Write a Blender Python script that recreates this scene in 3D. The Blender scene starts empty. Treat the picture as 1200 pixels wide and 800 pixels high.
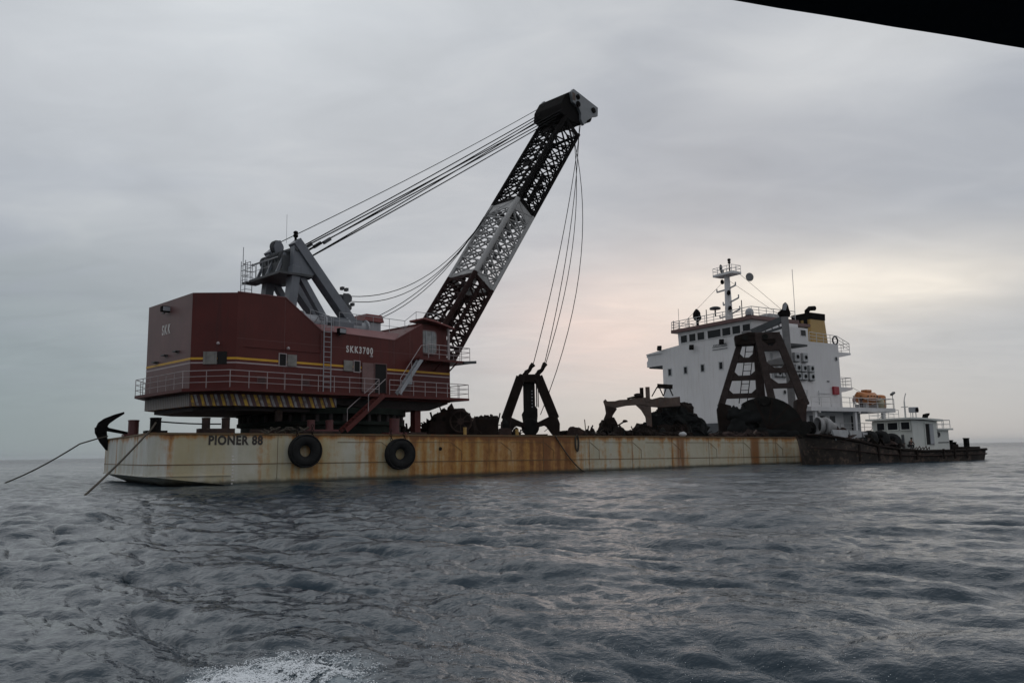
import bpy, bmesh, math, random
import numpy as np
from mathutils import Vector, Matrix, noise as mnoise
R = math.radians
random.seed(7)
sc = bpy.context.scene
COL = sc.collection

# ------------------------------------------------------------------ camera, sky, sun, exposure
EYE = 1.85
PITCH, ROLL = 7.835, 1.0026
cam = bpy.data.cameras.new('camera'); cam.sensor_width = 36.0; cam.lens = 36 * 930 / 1200
cam.clip_start = 0.05; cam.clip_end = 60000
co = bpy.data.objects.new('camera', cam); COL.objects.link(co)
co.matrix_world = Matrix.Translation((0, 0, EYE)) @ Matrix.Rotation(R(90 + PITCH), 4, 'X') @ Matrix.Rotation(-R(ROLL), 4, 'Z')
sc.camera = co
SUN_AZ, SUN_EL = 14.0, 17.0      # clockwise from +Y
w = bpy.data.worlds.new('World'); sc.world = w; w.use_nodes = True
SKY_STRENGTH = 0.1
sun = bpy.data.lights.new('sun', 'SUN'); sun.energy = 0.5; sun.angle = R(165); sun.color = (1, .95, .9)
so = bpy.data.objects.new('sun', sun); COL.objects.link(so)
a, e = R(SUN_AZ), R(SUN_EL)
so.rotation_euler = Vector((math.sin(a) * math.cos(e), math.cos(a) * math.cos(e), math.sin(e))).to_track_quat('Z', 'Y').to_euler()
sc.view_settings.view_transform = 'Standard'; sc.view_settings.look = 'None'
sc.view_settings.exposure = 0.0; sc.view_settings.gamma = 1.0; sc.view_settings.use_curve_mapping = False


class N:
    """small node-tree writer"""
    def __init__(s, nt): s.nt = nt
    def __call__(s, typ, ins=None, **kw):
        n = s.nt.nodes.new(typ)
        for k, v in kw.items(): setattr(n, k, v)
        for k, v in (ins or {}).items():
            if isinstance(v, bpy.types.NodeSocket): s.nt.links.new(v, n.inputs[k])
            else: n.inputs[k].default_value = v
        return n
    def link(s, a_, b_): s.nt.links.new(a_, b_)
    def math(s, op, x, y=0.0, clamp=False):
        return s('ShaderNodeMath', {0: x, 1: y}, operation=op, use_clamp=clamp).outputs[0]
    def mix(s, f, c1, c2, bt='MIX'):
        return s('ShaderNodeMixRGB', {0: f, 1: c1, 2: c2}, blend_type=bt).outputs[0]
    def ramp(s, f, stops, interp='LINEAR'):
        n = s('ShaderNodeValToRGB', {0: f}); cr = n.color_ramp; cr.interpolation = interp
        while len(cr.elements) < len(stops): cr.elements.new(0.5)
        for el, (p, c) in zip(cr.elements, stops):
            el.position = p; el.color = c if len(c) == 4 else (*c, 1)
        return n.outputs[0]
    def smooth(s, x, lo, hi):
        n = s('ShaderNodeMapRange', {0: x, 1: lo, 2: hi, 3: 0.0, 4: 1.0}, interpolation_type='SMOOTHSTEP'); return n.outputs[0]


def g(v): return (v, v, v)


def build_sky():
    nt = w.node_tree; nt.nodes.clear(); n = N(nt)
    sky = n('ShaderNodeTexSky', sky_type='NISHITA', sun_disc=False, sun_elevation=R(SUN_EL), sun_rotation=R(SUN_AZ), air_density=1.0, dust_density=1.0)
    d = n('ShaderNodeTexCoord').outputs['Generated']
    xyz = n('ShaderNodeSeparateXYZ', {0: d})
    x, y, z = xyz.outputs
    # cloud deck seen in perspective: direction projected on a high layer
    zz = n.math('ADD', n.math('MAXIMUM', z, 0.0), 0.16)
    px_ = n.math('DIVIDE', x, zz); py_ = n.math('DIVIDE', y, zz)
    p = n('ShaderNodeCombineXYZ', {0: px_, 1: py_, 2: 0.0}).outputs[0]
    big = n('ShaderNodeTexNoise', {'Vector': p, 'Scale': 0.62, 'Detail': 3.0, 'Roughness': .45, 'Distortion': .5}).outputs[0]
    p2 = n('ShaderNodeMapping', {0: p, 1: (3.1, 1.7, 0.0), 3: (0.85, 1.5, 1.0)}).outputs[0]
    med = n('ShaderNodeTexNoise', {'Vector': p2, 'Scale': 1.7, 'Detail': 6.0, 'Roughness': .52, 'Distortion': .5}).outputs[0]
    # azimuth from straight ahead (radians, right positive)
    az = n.math('ARCTAN2', x, y)
    # grey deck by elevation
    base = n.ramp(z, [(0.0, (.43, .445, .465)), (0.05, (.475, .485, .50)), (0.16, (.475, .485, .505)), (0.32, (.48, .495, .525)), (0.55, (.50, .52, .55)), (1.0, (.52, .54, .575))])
    # heavier air low down on the left
    leftd = n.math('MULTIPLY', n.smooth(n.math('MULTIPLY', az, -1.0), 0.0, 0.60), n.math('SUBTRACT', 1.0, n.smooth(z, -.02, 0.42)))
    base = n.mix(n.math('MULTIPLY', leftd, .97), base, (.255, .31, .33, 1))
    # brighter veil where the cloud thins
    bright = n.smooth(big, .38, .64)
    base = n.mix(n.math('MULTIPLY', n.math('MULTIPLY', bright, n.smooth(z, .06, .25)), .45), base, (.66, .675, .69, 1))
    dark = n.math('MULTIPLY', n.smooth(med, .44, .68), n.smooth(z, 0.02, 0.25))
    base = n.mix(n.math('MULTIPLY', dark, .6), base, (.375, .40, .45, 1))
    # warm glow of the hidden sun
    def lobe(a0, e0, wa, we):
        da = n.math('DIVIDE', n.math('SUBTRACT', az, R(a0)), R(wa))
        de = n.math('DIVIDE', n.math('SUBTRACT', z, math.sin(R(e0))), R(we))
        r2 = n.math('ADD', n.math('MULTIPLY', da, da), n.math('MULTIPLY', de, de))
        return n.math('POWER', 2.718, n.math('MULTIPLY', r2, -1.0))
    md = n.math('ADD', .35, med)
    def tint(base, a0, e0, wa, we, col, k, tex):
        return n.mix(n.math('MULTIPLY', n.math('MULTIPLY', lobe(a0, e0, wa, we), tex, clamp=True), k), base, (*col, 1))
    base = tint(base, 12, 19, 17, 5, (.345, .37, .425), .95, md)
    base = tint(base, 30, 18, 10, 4, (.405, .425, .465), .75, md)
    base = tint(base, 27, 26, 10, 3, (.68, .69, .70), .9, md)
    base = tint(base, -22, 31, 20, 11, (.72, .745, .765), .95, md)
    base = tint(base, -8, 19, 12, 6, (.53, .535, .55), .6, md)
    base = tint(base, 8, 8.6, 10, 4.4, (.80, .64, .59), 1.0, md)
    base = tint(base, 24, 10.4, 12, 2.4, (.90, .83, .74), 1.0, n.math('ADD', .3, n.math('MULTIPLY', med, 1.4)))
    base = tint(base, 28, 5.4, 9, 2.2, (.50, .495, .50), .3, md)
    fine = n('ShaderNodeTexNoise', {'Vector': p2, 'Scale': 3.6, 'Detail': 5.0, 'Roughness': .55, 'Distortion': .8}).outputs[0]
    mott = n.ramp(n.math('ADD', n.math('MULTIPLY', fine, .45), n.math('MULTIPLY', big, .55)), [(.34, (.90, .912, .925)), (.5, (.985, .997, 1.01)), (.66, (1.10, 1.10, 1.095))])
    base = n.mix(n.smooth(z, .01, .12), base, n.mix(1.0, base, mott, 'MULTIPLY'))
    clouds = n.mix(1.0, base, (10, 10, 10, 1), 'MULTIPLY')
    col = n.mix(0.965, sky.outputs[0], clouds)
    bg = n('ShaderNodeBackground', {0: col, 1: SKY_STRENGTH})
    out = n('ShaderNodeOutputWorld'); n.link(bg.outputs[0], out.inputs[0])
build_sky()

# ------------------------------------------------------------------ materials
def new_mat(name):
    m = bpy.data.materials.new(name); m.use_nodes = True; m.node_tree.nodes.clear()
    n = N(m.node_tree); b = n('ShaderNodeBsdfPrincipled'); o = n('ShaderNodeOutputMaterial'); n.link(b.outputs[0], o.inputs[0])
    return m, n, b


def paint(name, col, rough=.55, metal=0.0, var=.18, scale=1.3, rust=0.0, streak=0.0, rustcol=(.20, .075, .028), dirt=(.05, .045, .04), bump=.06, spec=.4):
    """weathered paint: tone variation, rust blotches, vertical runs"""
    m, n, b = new_mat(name)
    tc = n('ShaderNodeTexCoord').outputs['Object']
    n1 = n('ShaderNodeTexNoise', {'Vector': tc, 'Scale': scale, 'Detail': 6.0, 'Roughness': .6}).outputs[0]
    v = n.ramp(n1, [(.25, g(1 - var)), (.75, g(1 + var))])
    c = n.mix(1.0, (*col, 1), v, 'MULTIPLY')
    if streak:
        mp = n('ShaderNodeMapping', {0: tc, 3: (2.6, 2.6, .16)}).outputs[0]
        s1 = n('ShaderNodeTexNoise', {'Vector': mp, 'Scale': 1.6, 'Detail': 5.0, 'Roughness': .62}).outputs[0]
        c = n.mix(n.math('MULTIPLY', n.smooth(s1, .50, .72), streak), c, (*dirt, 1))
    if rust:
        n2 = n('ShaderNodeTexNoise', {'Vector': tc, 'Scale': scale * 1.9, 'Detail': 8.0, 'Roughness': .68}).outputs[0]
        c = n.mix(n.smooth(n2, .74 - .42 * rust, .84 - .38 * rust), c, (*rustcol, 1))
    n.link(c, b.inputs['Base Color'])
    b.inputs['Roughness'].default_value = rough; b.inputs['Metallic'].default_value = metal
    b.inputs['Specular IOR Level'].default_value = spec
    if bump:
        n3 = n('ShaderNodeTexNoise', {'Vector': tc, 'Scale': scale * 6, 'Detail': 4.0}).outputs[0]
        bp = n('ShaderNodeBump', {'Strength': bump, 'Distance': .05, 'Height': n3}); n.link(bp.outputs[0], b.inputs['Normal'])
    return m


def hull_paint():
    """cream barge paint with rust that gathers along certain stretches of the side"""
    m, n, b = new_mat('barge_hull_paint')
    tc = n('ShaderNodeTexCoord').outputs['Object']
    s = n('ShaderNodeSeparateXYZ', {0: tc}); x, y, z = s.outputs
    n1 = n('ShaderNodeTexNoise', {'Vector': tc, 'Scale': .5, 'Detail': 6.0, 'Roughness': .6}).outputs[0]
    c = n.ramp(n1, [(.3, (.36, .36, .31)), (.5, (.45, .445, .38)), (.72, (.53, .525, .48))])
    u = n.math('DIVIDE', x, 80.0)
    # yellowed stretch, grey-white stretch near the bow
    yel = n.ramp(u, [(0, g(.05)), (.012, g(.1)), (.02, g(.35)), (.06, g(.3)), (.075, g(.15)), (.1, g(.5)), (.2, g(.5)), (.26, g(.85)), (.36, g(.85)), (.43, g(.4)), (.6, g(.35)), (.75, g(.45)), (.8, g(.6))])
    mp0 = n('ShaderNodeMapping', {0: tc, 3: (.8, .8, .10)}).outputs[0]
    ny = n('ShaderNodeTexNoise', {'Vector': mp0, 'Scale': 1.0, 'Detail': 4.0, 'Roughness': .6}).outputs[0]
    c = n.mix(n.math('MULTIPLY', n.math('POWER', yel, .7), n.smooth(ny, .22, .58)), c, (.40, .28, .07, 1))
    wht = n.math('MULTIPLY', n.ramp(u, [(0, g(1)), (.012, g(.9)), (.02, g(0)), (.055, g(0)), (.066, g(.8)), (.075, g(.2)), (.14, g(0)), (.158, g(.85)), (.175, g(.6)), (.2, g(.1)), (.39, g(.1)), (.42, g(.5)), (.46, g(.4)), (.75, g(.4))]), n.smooth(ny, .36, .6))
    c = n.mix(n.math('MULTIPLY', wht, .8), c, (.56, .57, .55, 1))
    # rust density along the side (a property of the paint), broken up into vertical runs
    den = n.ramp(u, [(0, g(.20)), (.05, g(.16)), (.1, g(.22)), (.135, g(.5)), (.16, g(.32)), (.2, g(.45)), (.23, g(.62)), (.262, g(.74)), (.30, g(.78)), (.33, g(.72)), (.36, g(.92)), (.405, g(.95)), (.425, g(.42)), (.5, g(.3)), (.56, g(.36)), (.6, g(.26)), (.8, g(.34))])
    mp = n('ShaderNodeMapping', {0: tc, 3: (1.25, 1.25, .09)}).outputs[0]
    st = n('ShaderNodeTexNoise', {'Vector': mp, 'Scale': 1.0, 'Detail': 6.0, 'Roughness': .58}).outputs[0]
    bl = n('ShaderNodeTexNoise', {'Vector': tc, 'Scale': 2.2, 'Detail': 7.0, 'Roughness': .7}).outputs[0]
    top = n.math('MULTIPLY', n.smooth(z, 2.75, 3.35), .20)
    f = n.math('ADD', n.math('ADD', n.math('MULTIPLY', st, .72), n.math('MULTIPLY', bl, .28)), n.math('ADD', n.math('MULTIPLY', den, .32), top))
    c = n.mix(n.math('MULTIPLY', n.smooth(f, .58, .74), .85), c, (.38, .165, .03, 1))
    c = n.mix(n.math('MULTIPLY', n.smooth(f, .70, .86), .9), c, (.17, .062, .02, 1))
    # single heavy runs under scuppers and frames
    runs = n.ramp(u, [(0, g(0)), (.1255, g(0)), (.128, g(.8)), (.131, g(0)), (.288, g(0)), (.291, g(.95)), (.295, g(0)), (.404, g(0)), (.408, g(.9)), (.412, g(0)), (.558, g(0)), (.561, g(.95)), (.571, g(.9)), (.574, g(0)), (.684, g(0)), (.687, g(.95)), (.70, g(.9)), (.704, g(0)), (.775, g(0)), (.78, g(1)), (.80, g(1)), (.81, g(.2))])
    c = n.mix(n.math('MULTIPLY', runs, n.smooth(st, .25, .5)), c, (.22, .085, .022, 1))
    # dark rim below the deck, waterline slime
    rim = n.math('MULTIPLY', n.smooth(z, 3.2, 3.3), n.smooth(bl, .32, .55))
    c = n.mix(n.math('MULTIPLY', rim, .75), c, (.10, .055, .03, 1))
    wl = n.math('SUBTRACT', 1.0, n.smooth(n.math('ADD', n.math('ADD', z, n.math('MULTIPLY', x, -.0097)), n.math('MULTIPLY', bl, .35)), .24, .55))
    c = n.mix(n.math('MULTIPLY', wl, .9), c, (.035, .035, .025, 1))
    n.link(c, b.inputs['Base Color'])
    b.inputs['Roughness'].default_value = .6; b.inputs['Specular IOR Level'].default_value = .35
    dent = n('ShaderNodeTexNoise', {'Vector': tc, 'Scale': .9, 'Detail': 3.0}).outputs[0]
    bp = n('ShaderNodeBump', {'Strength': .35, 'Distance': .12, 'Height': dent}); n.link(bp.outputs[0], b.inputs['Normal'])
    return m


def hazard_paint():
    m, n, b = new_mat('hazard_stripe_paint')
    tc = n('ShaderNodeTexCoord').outputs['Object']
    x, y, z = n('ShaderNodeSeparateXYZ', {0: tc}).outputs
    q = n.math('ADD', n.math('ADD', x, n.math('MULTIPLY', y, -.8)), n.math('MULTIPLY', z, .38))
    f = n.math('FRACT', n.math('DIVIDE', q, .86))
    c = n.ramp(f, [(0, (.10, .045, .045)), (.16, (.60, .36, .04)), (.44, (.10, .045, .045)), (.58, (.36, .35, .36)), (.82, (.10, .045, .045))], 'CONSTANT')
    n1 = n('ShaderNodeTexNoise', {'Vector': tc, 'Scale': 2.5, 'Detail': 6.0, 'Roughness': .65}).outputs[0]
    c = n.mix(n.math('MULTIPLY', n.smooth(n1, .42, .66), .8), c, (.085, .045, .038, 1))
    # the rear part of the skirt is a worn grey
    rear = n.math('SUBTRACT', 1.0, n.smooth(x, -2.21, -2.1))
    f2 = n.math('FRACT', n.math('MULTIPLY', y, 1.7))
    cr = n.ramp(f2, [(0, (.21, .19, .175)), (.3, (.15, .115, .105)), (.6, (.24, .22, .20)), (.8, (.13, .10, .09))], 'CONSTANT')
    c = n.mix(rear, c, cr)
    n.link(c, b.inputs['Base Color']); b.inputs['Roughness'].default_value = .6
    return m


M = {}
M['hull'] = hull_paint()
M['hazard'] = hazard_paint()
M['deck'] = paint('deck_rust', (.10, .065, .045), .8, rust=.6)
M['weld'] = paint('weld_line', (.13, .085, .04), .7, rust=.5)
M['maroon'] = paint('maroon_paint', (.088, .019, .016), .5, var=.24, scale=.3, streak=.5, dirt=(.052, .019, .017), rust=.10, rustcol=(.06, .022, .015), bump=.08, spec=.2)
M['maroon_top'] = paint('maroon_roof_sheen', (.17, .06, .06), .5, var=.2, scale=.6, rust=.15)  # lighter copy of the maroon: the sheen on the roof is in the colour
M['maroon_awning'] = paint('awning_paint', (.20, .055, .05), .5, var=.2, streak=.3)
M['maroon_grey'] = paint('maroon_greyer', (.125, .058, .055), .5, var=.2, scale=.5, streak=.4, dirt=(.085, .045, .04))  # greyer maroon for trim; on the rear wall it carries the sky sheen
M['red_post'] = paint('red_bollard_paint', (.085, .024, .024), .5, rust=.3)
M['yellow'] = paint('yellow_band', (.56, .30, .02), .5, var=.12)
M['ygrey'] = paint('grey_band', (.34, .27, .27), .5, var=.15)
M['lgrey'] = paint('light_grey_paint', (.30, .31, .33), .5, var=.15, rust=.1, streak=.15)
M['shutter'] = paint('shutter_grey', (.19, .18, .165), .6, var=.35, scale=2.0, streak=.5)
M['door_maroon'] = paint('door_panel_paint', (.155, .085, .08), .55, var=.25, scale=1.2, streak=.3)
M['grey'] = paint('gantry_grey_paint', (.135, .145, .165), .45, var=.14, rust=.12, streak=.2)
M['dgrey'] = paint('dark_grey_steel', (.055, .058, .062), .55, var=.3, rust=.2)
M['rail'] = paint('railing_paint', (.34, .29, .29), .5, var=.15, rust=.2)
M['rail_grey'] = paint('railing_grey', (.30, .31, .32), .5, var=.15)
M['rail_white'] = paint('railing_white', (.55, .54, .52), .5, var=.12, rust=.15)
M['black'] = paint('black_paint', (.008, .007, .007), .65, var=.3, rust=.1, rustcol=(.02, .012, .010), spec=.03)
M['blackred'] = paint('boom_dark_red', (.024, .012, .011), .6, var=.3, rust=.3, rustcol=(.035, .018, .014), spec=.04)
M['silver'] = paint('boom_silver', (.29, .285, .28), .5, var=.3, rust=.25, rustcol=(.16, .11, .09))
M['head_grey'] = paint('boom_head_grey', (.17, .18, .19), .5, var=.15, rust=.1)
M['rope'] = paint('wire_rope', (.010, .010, .010), .7, var=.2, bump=0, spec=.06)
M['hemp'] = paint('old_rope', (.06, .05, .038), .85, var=.3)
M['rubber'] = paint('tyre_rubber', (.016, .016, .016), .85, var=.35, scale=2.0, bump=.3, spec=.15)
M['rubber_heap'] = paint('heap_rubber', (.011, .012, .012), .8, var=.5, scale=1.2, bump=.5, spec=.08)
M['rusty'] = paint('rusty_steel', (.040, .028, .025), .85, var=.55, rust=.5, rustcol=(.058, .036, .028), bump=.3, spec=.1)
M['grab_brown'] = paint('grab_frame_steel', (.046, .034, .031), .8, var=.4, rust=.4, rustcol=(.056, .036, .029), bump=.3, spec=.12)
M['rusty_dark'] = paint('dark_rusty_steel', (.018, .013, .011), .85, var=.4, rust=.4, rustcol=(.028, .017, .013), bump=.3, spec=.08)
M['rusty_tan'] = paint('tan_rusty_steel', (.10, .072, .06), .75, var=.4, rust=.5, rustcol=(.10, .055, .04), bump=.3)
M['bucket'] = paint('bucket_steel', (.013, .013, .012), .8, var=.4, rust=.3, rustcol=(.022, .016, .013), bump=.25, spec=.08)
M['green_dark'] = paint('dark_green_deck', (.010, .014, .011), .8, var=.4, rust=.2, rustcol=(.022, .017, .012), spec=.15)
M['under'] = paint('underside_shade', (.022, .015, .015), .7, var=.3, rust=.2, rustcol=(.05, .03, .02))  # shade below the crane house put into the colour
M['white'] = paint('ship_white', (.60, .585, .585), .5, var=.09, scale=.25, streak=.32, dirt=(.40, .34, .31), rust=0, bump=.02)
M['white_tug'] = paint('tug_white', (.55, .56, .53), .5, var=.08, scale=.6, streak=.22, dirt=(.35, .31, .26), rust=.06, rustcol=(.25, .13, .07), bump=.03)
M['white_dirty'] = paint('dirty_white', (.40, .405, .41), .6, var=.2, streak=.4, dirt=(.2, .17, .15), rust=.2)
M['cone'] = paint('cowl_grey', (.24, .235, .235), .6, var=.2, rust=.2, streak=.2)
M['brown_trim'] = paint('brown_trim', (.115, .055, .05), .5, var=.2)
M['ochre'] = paint('funnel_ochre', (.36, .225, .065), .5, var=.08, streak=.2, dirt=(.25, .14, .04))
M['orange'] = paint('lifeboat_orange', (.42, .155, .045), .5, var=.1, streak=.15, dirt=(.35, .13, .04))
M['cream'] = paint('cream_tank', (.45, .40, .28), .5, var=.1)
M['redbox'] = paint('fire_box_red', (.28, .02, .03), .5, var=.1)
M['tug_hull'] = paint('tug_hull_rust', (.042, .033, .028), .85, var=.6, scale=.9, rust=.6, rustcol=(.115, .080, .062), streak=.45, dirt=(.02, .017, .016), bump=.4)
M['post_grey'] = paint('post_grey', (.17, .165, .165), .6, var=.2, rust=.25)
M['letter_white'] = paint('letter_white', (.60, .57, .55), .6, var=.2, scale=3.0, rust=.42, rustcol=(.16, .07, .065), bump=0)
M['letter_dark'] = paint('letter_dark', (.04, .032, .028), .6, var=.2, scale=2.2, rust=.40, rustcol=(.20, .16, .11), bump=0)
M['dark_open'] = paint('opening_shade', (.010, .009, .009), .9, var=.1, bump=0)  # shade inside doors, windows and other openings, painted as near-black sheets
M['skin'] = paint('skin', (.22, .12, .085), .6, var=.05, bump=0)
M['cloth_dark'] = paint('cloth_dark', (.03, .03, .035), .9, var=.2, bump=0)
M['cloth_pink'] = paint('cloth_pale', (.42, .33, .34), .9, var=.15, bump=0)
M['canopy'] = paint('canopy_fabric', (.022, .023, .026), .9, var=.2, scale=3, bump=.1, spec=.1)
M['canopy_trim'] = paint('canopy_trim', (.045, .032, .022), .8, var=.2)


def glass_mat(name, col):
    m, n, b = new_mat(name)
    b.inputs['Base Color'].default_value = (*col, 1); b.inputs['Roughness'].default_value = .15; b.inputs['Specular IOR Level'].default_value = .14
    return m
M['glass'] = glass_mat('dark_window_glass', (.012, .013, .015))
M['glass_cab'] = paint('cab_glass_reflections', (.17, .175, .175), .25, var=.75, scale=1.4, bump=0)  # bright patchy reflections put into the pane colour


# ------------------------------------------------------------------ mesh builder
class MB:
    def __init__(s): s.v = []; s.f = []
    def add(s, vs, fs):
        k = len(s.v); s.v.extend([tuple(p) for p in vs]); s.f.extend([tuple(i + k for i in f) for f in fs]); return s
    def bx(s, x0, x1, y0, y1, z0, z1):
        vs = [(x, y, z) for z in (z0, z1) for y in (y0, y1) for x in (x0, x1)]
        return s.add(vs, [(0, 2, 3, 1), (4, 5, 7, 6), (0, 1, 5, 4), (2, 6, 7, 3), (0, 4, 6, 2), (1, 3, 7, 5)])
    def beam(s, p0, p1, wd, ht, up=(0, 0, 1), w1=None, h1=None):
        p0, p1 = Vector(p0), Vector(p1); d = (p1 - p0).normalized(); up = Vector(up)
        if abs(d.dot(up)) > .99: up = Vector((1, 0, 0))
        sd = d.cross(up).normalized(); u2 = sd.cross(d)
        vs = []
        for p, ww, hh in ((p0, wd, ht), (p1, w1 or wd, h1 or ht)):
            for a_, b_ in ((-1, -1), (1, -1), (1, 1), (-1, 1)): vs.append(p + sd * (a_ * ww / 2) + u2 * (b_ * hh / 2))
        return s.add(vs, [(3, 2, 1, 0), (4, 5, 6, 7), (0, 1, 5, 4), (1, 2, 6, 5), (2, 3, 7, 6), (3, 0, 4, 7)])
    def cyl(s, p0, p1, r0, r1=None, n=12, cap=True):
        p0, p1 = Vector(p0), Vector(p1); r1 = r0 if r1 is None else r1
        d = (p1 - p0).normalized(); up = Vector((0, 0, 1)) if abs(d.z) < .95 else Vector((1, 0, 0))
        a_ = d.cross(up).normalized(); b_ = a_.cross(d)
        vs = [p + (a_ * math.cos(t) + b_ * math.sin(t)) * r for p, r in ((p0, r0), (p1, r1)) for t in [2 * math.pi * i / n for i in range(n)]]
        fs = [(i, (i + 1) % n, n + (i + 1) % n, n + i) for i in range(n)]
        if cap: fs += [tuple(range(n - 1, -1, -1)), tuple(range(n, 2 * n))]
        return s.add(vs, fs)
    def tube(s, pts, r, n=6):
        pts = [Vector(p) for p in pts]; rs = r if isinstance(r, (list, tuple)) else [r] * len(pts)
        vs = []; a_ = None
        for i, p in enumerate(pts):
            d = (pts[min(i + 1, len(pts) - 1)] - pts[max(i - 1, 0)]).normalized()
            if a_ is None:
                up = Vector((0, 0, 1)) if abs(d.z) < .9 else Vector((1, 0, 0)); a_ = d.cross(up).normalized()
            a_ = (a_ - d * a_.dot(d)).normalized(); b_ = a_.cross(d)
            vs += [p + (a_ * math.cos(2 * math.pi * k / n) + b_ * math.sin(2 * math.pi * k / n)) * rs[i] for k in range(n)]
        fs = [(i * n + k, i * n + (k + 1) % n, (i + 1) * n + (k + 1) % n, (i + 1) * n + k) for i in range(len(pts) - 1) for k in range(n)]
        fs += [tuple(range(n - 1, -1, -1)), tuple(range((len(pts) - 1) * n, len(pts) * n))]
        return s.add(vs, fs)
    def prism(s, poly, axis, a0, a1):
        def P(p, t): return {'x': (t, p[0], p[1]), 'y': (p[0], t, p[1]), 'z': (p[0], p[1], t)}[axis]
        k = len(poly); vs = [P(p, a0) for p in poly] + [P(p, a1) for p in poly]
        return s.add(vs, [tuple(range(k - 1, -1, -1)), tuple(range(k, 2 * k))] + [(i, (i + 1) % k, k + (i + 1) % k, k + i) for i in range(k)])
    def lathe(s, prof, n=16, c=(0, 0, 0), axis=(0, 0, 1)):
        ax = Vector(axis).normalized(); up = Vector((0, 0, 1)) if abs(ax.z) < .9 else Vector((1, 0, 0))
        a_ = ax.cross(up).normalized(); b_ = ax.cross(a_); c = Vector(c)
        vs = [c + ax * h + (a_ * math.cos(2 * math.pi * k / n) + b_ * math.sin(2 * math.pi * k / n)) * max(r, 1e-4) for r, h in prof for k in range(n)]
        fs = [(i * n + k, i * n + (k + 1) % n, (i + 1) * n + (k + 1) % n, (i + 1) * n + k) for i in range(len(prof) - 1) for k in range(n)]
        fs += [tuple(range(n - 1, -1, -1)), tuple(range((len(prof) - 1) * n, len(prof) * n))]
        return s.add(vs, fs)
    def torus(s, c, axis, R0, r0, n=24, m=10, sq=1.0):
        ax = Vector(axis).normalized(); up = Vector((0, 0, 1)) if abs(ax.z) < .9 else Vector((1, 0, 0))
        a_ = ax.cross(up).normalized(); b_ = ax.cross(a_); c = Vector(c); vs = []
        for i in range(n):
            d = a_ * math.cos(2 * math.pi * i / n) + b_ * math.sin(2 * math.pi * i / n)
            for k in range(m):
                t = 2 * math.pi * k / m
                vs.append(c + d * (R0 + r0 * math.cos(t)) + ax * (r0 * sq * math.sin(t)))
        return s.add(vs, [(i * m + k, i * m + (k + 1) % m, ((i + 1) % n) * m + (k + 1) % m, ((i + 1) % n) * m + k) for i in range(n) for k in range(m)])
    def lump(s, c, rad, seed=0, n=14, m=9, amp=.3, freq=1.0):
        c = Vector(c); vs = []; rx, ry, rz = rad
        for j in range(m + 1):
            th = math.pi * j / m
            for i in range(n):
                ph = 2 * math.pi * i / n
                d = Vector((math.sin(th) * math.cos(ph), math.sin(th) * math.sin(ph), math.cos(th)))
                q = 1 + amp * (mnoise.noise(d * 1.6 * freq + Vector((seed * 7.3, seed * 3.1, 0))) + .5 * mnoise.noise(d * 4 * freq + Vector((0, seed * 5.3, 1))))
                vs.append(c + Vector((d.x * rx, d.y * ry, d.z * rz)) * q)
        fs = [(j * n + i, j * n + (i + 1) % n, (j + 1) * n + (i + 1) % n, (j + 1) * n + i) for j in range(m) for i in range(n)]
        return s.add(vs, fs)
    def mesh(s, name, m=None, smooth=False, bevel=0.0):
        me = bpy.data.meshes.new(name); me.from_pydata(s.v, [], s.f); bm = bmesh.new(); bm.from_mesh(me)
        bmesh.ops.remove_doubles(bm, verts=bm.verts, dist=1e-4)
        bmesh.ops.recalc_face_normals(bm, faces=bm.faces)
        if bevel: bmesh.ops.bevel(bm, geom=[e_ for e_ in bm.edges if e_.is_manifold and e_.calc_face_angle(0) > .4], offset=bevel, segments=1, affect='EDGES', clamp_overlap=True)
        bm.to_mesh(me); bm.free()
        if m is not None: me.materials.append(m)
        if smooth:
            for p in me.polygons: p.use_smooth = True
        return me
    def build(s, name, m, parent=None, smooth=False, bevel=0.0):
        return link(name, s.mesh(name, m, smooth, bevel), parent)


def link(name, data, parent=None):
    o = bpy.data.objects.new(name, data); COL.objects.link(o)
    if parent is not None: o.parent = parent
    return o


def tag(o, label, cat, group=None, kind=None):
    o['label'] = label; o['category'] = cat
    if group: o['group'] = group
    if kind: o['kind'] = kind
    return o


def thing(name, label, cat, loc=(0, 0, 0), rot=0.0, group=None, ry=0.0):
    o = link(name, None); o.location = loc; o.rotation_euler = (0, R(ry), R(rot)); o.empty_display_size = .3
    return tag(o, label, cat, group)


def text(body, size, loc, rot, m, parent, bold=.012, sx=1.0, ext=.006, sp=1.12):
    cu = bpy.data.curves.new('lettering', 'FONT'); cu.body = body; cu.size = size; cu.extrude = ext; cu.offset = bold
    cu.align_x = 'LEFT'; cu.align_y = 'BOTTOM'; cu.space_character = sp; cu.materials.append(m)
    tmp = bpy.data.objects.new('tmp', cu); COL.objects.link(tmp); dg = bpy.context.evaluated_depsgraph_get()
    me = bpy.data.meshes.new_from_object(tmp.evaluated_get(dg)); bpy.data.objects.remove(tmp)
    o = link('lettering', me, parent); o.location = loc; o.rotation_euler = [R(q) for q in rot]; o.scale = (sx, 1, 1)
    return o


UNIT = {}
def rod(name, p0, p1, r, m, parent, n=6):
    """a bar between two points: a shared unit cylinder, placed and scaled"""
    key = (name, m.name, n)
    if key not in UNIT: UNIT[key] = MB().cyl((0, 0, 0), (0, 0, 1), 1, n=n).mesh(name, m)
    p0, p1 = Vector(p0), Vector(p1); o = link(name, UNIT[key], parent)
    o.location = p0; o.rotation_mode = 'QUATERNION'; o.rotation_quaternion = (p1 - p0).to_track_quat('Z', 'Y')
    o.scale = (r, r, (p1 - p0).length)
    return o


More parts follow.
